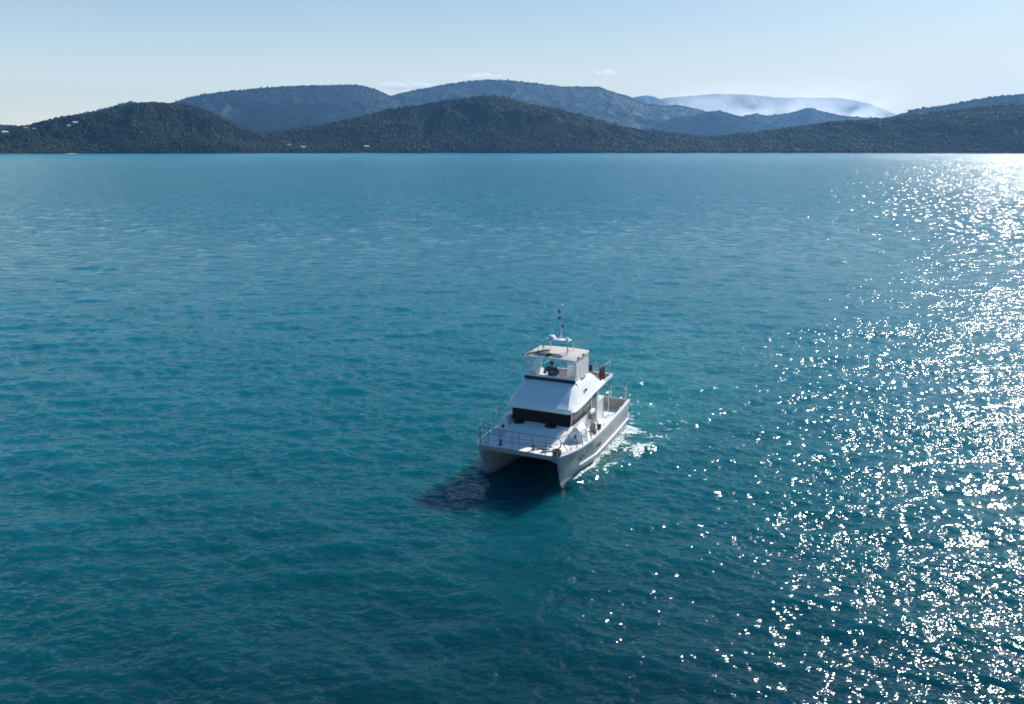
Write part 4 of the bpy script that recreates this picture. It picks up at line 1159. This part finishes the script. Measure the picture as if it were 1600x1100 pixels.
# ------------------------------------------------------------------ smoke on the far right mountain
m = bpy.data.materials.new('bushfire_smoke'); m.use_nodes = True; nt = m.node_tree; nt.nodes.clear()
N = nt.nodes; L = nt.links
out = N.new('ShaderNodeOutputMaterial'); pv = N.new('ShaderNodeVolumePrincipled')
pv.inputs['Color'].default_value = (1, 1, 1, 1); pv.inputs['Anisotropy'].default_value = .4
tc = N.new('ShaderNodeTexCoord'); sp_ = N.new('ShaderNodeSeparateXYZ'); L.new(tc.outputs['Object'], sp_.inputs[0])
# object space: x along the mountain (-1..1), z height (0..1); smoke thins with height and towards the sides
nz = N.new('ShaderNodeTexNoise'); nz.inputs['Scale'].default_value = 1.0; nz.inputs['Detail'].default_value = 4; nz.inputs['Distortion'].default_value = .8
mp = N.new('ShaderNodeMapping'); mp.inputs['Scale'].default_value = (3.2, 1.0, 2.2); mp.inputs['Rotation'].default_value = (0, R(-18), 0)
L.new(tc.outputs['Object'], mp.inputs['Vector']); L.new(mp.outputs[0], nz.inputs['Vector'])
cl = fmath('MULTIPLY', fmath('SUBTRACT', nz.outputs['Fac'], .34), 4.0, True)
hz_ = fmath('POWER', fmath('SUBTRACT', 1.0, sp_.outputs[2], True), 1.5)
sd_ = fmath('SUBTRACT', 1.0, fmath('POWER', fmath('ABSOLUTE', sp_.outputs[0]), 4.0), True)
dn_ = fmath('MULTIPLY', fmath('MULTIPLY', cl, hz_), fmath('MULTIPLY', sd_, 1.35e-3))
L.new(dn_, pv.inputs['Density']); L.new(pv.outputs[0], out.inputs['Volume'])
x, y, z = raydir(1215, 190); D = 16500 / math.hypot(x, y)
sm = MB(); sm.lathe((0, 0, 0), [(.9, 0), (1.0, .1), (.98, .55), (.85, .9), (.6, 1.0)], 32)
smoke = sm.build('smoke', m, None, smooth=True, origin=Z0)
smoke.location = (x * D, y * D, CAM_H + z * D - 60); smoke.rotation_euler = (0, 0, -math.atan2(x, y)); smoke.scale = (2450, 1000, 900)
tag(smoke, 'pale bushfire smoke drifting in front of the farthest mountain', 'smoke', kind='stuff')

# ------------------------------------------------------------------ haze: real air round the whole scene
m = bpy.data.materials.new('haze_air'); m.use_nodes = True; nt = m.node_tree; nt.nodes.clear()
out = nt.nodes.new('ShaderNodeOutputMaterial'); pv = nt.nodes.new('ShaderNodeVolumePrincipled')
pv.inputs['Color'].default_value = (.24, .54, 1.0, 1)
pv.inputs['Density'].default_value = 2.3e-5
pv.inputs['Anisotropy'].default_value = .4
nt.links.new(pv.outputs[0], out.inputs['Volume'])
bm = bmesh.new(); bmesh.ops.create_cube(bm, size=1)
ztop = 1500.0
for v in bm.verts: v.co = (v.co.x * 46000, v.co.y * 46000, (ztop if v.co.z > 0 else -13.0))
me = bpy.data.meshes.new('haze'); bm.to_mesh(me); bm.free(); me.materials.append(m)
hz = bpy.data.objects.new('haze', me); COL.objects.link(hz); tag(hz, kind='stuff')

# ------------------------------------------------------------------ thin clouds low over the mountains
m = bpy.data.materials.new('cloud_vapour'); m.use_nodes = True; nt = m.node_tree; nt.nodes.clear()
out = nt.nodes.new('ShaderNodeOutputMaterial'); pv = nt.nodes.new('ShaderNodeVolumePrincipled')
pv.inputs['Color'].default_value = (1, 1, 1, 1); pv.inputs['Density'].default_value = 2.5e-3; pv.inputs['Anisotropy'].default_value = .3
nt.links.new(pv.outputs[0], out.inputs['Volume'])
for (u, v, wpx, hpx, lb) in ((635, 135, 52, 8, 'pale cloud bank showing in the saddle between two blue mountains'),
                             (755, 119, 34, 5, 'faint thin cloud just above the highest central ridge'),
                             (948, 113, 19, 5, 'small bright cloud puff alone in the sky above the ridge end')):
    x, y, z = raydir(u, v); D = 38000 / math.hypot(x, y); c = Vector((x * D, y * D, CAM_H + z * D)); a = math.atan2(x, y)
    q = MB(); rg_ = random.Random(u)
    for k in range(7):
        bm = bmesh.new(); bmesh.ops.create_icosphere(bm, subdivisions=3, radius=1)
        ox = rg_.random() * 40; f0 = rg_.uniform(-.8, .8); sx_ = rg_.uniform(.3, .55) * (1.1 - abs(f0))
        W = wpx / FPX * D; Hh = hpx / FPX * D
        for qv in bm.verts:
            nn_ = qv.co.normalized(); f_ = .7 + .6 * float(fbm(np.array([nn_.x * 2 + ox]), np.array([nn_.y * 2 + nn_.z * 2 + ox]), 3)[0])
            lx, ly, lz = nn_.x * W * sx_ * f_ + f0 * W, nn_.y * W * .3 * f_, nn_.z * Hh * f_ * (1.1 - abs(f0)) + rg_.uniform(0, 1) * 0
            qv.co = Vector((lx * math.cos(a) + ly * math.sin(a), -lx * math.sin(a) + ly * math.cos(a), lz))
        q.add([v_.co[:] for v_ in bm.verts], [[kk_.index for kk_ in f.verts] for f in bm.faces]); bm.free()
    o = q.build('cloud', m, None, smooth=True, origin=Z0); o.location = c
    tag(o, lb, 'cloud', kind='stuff')
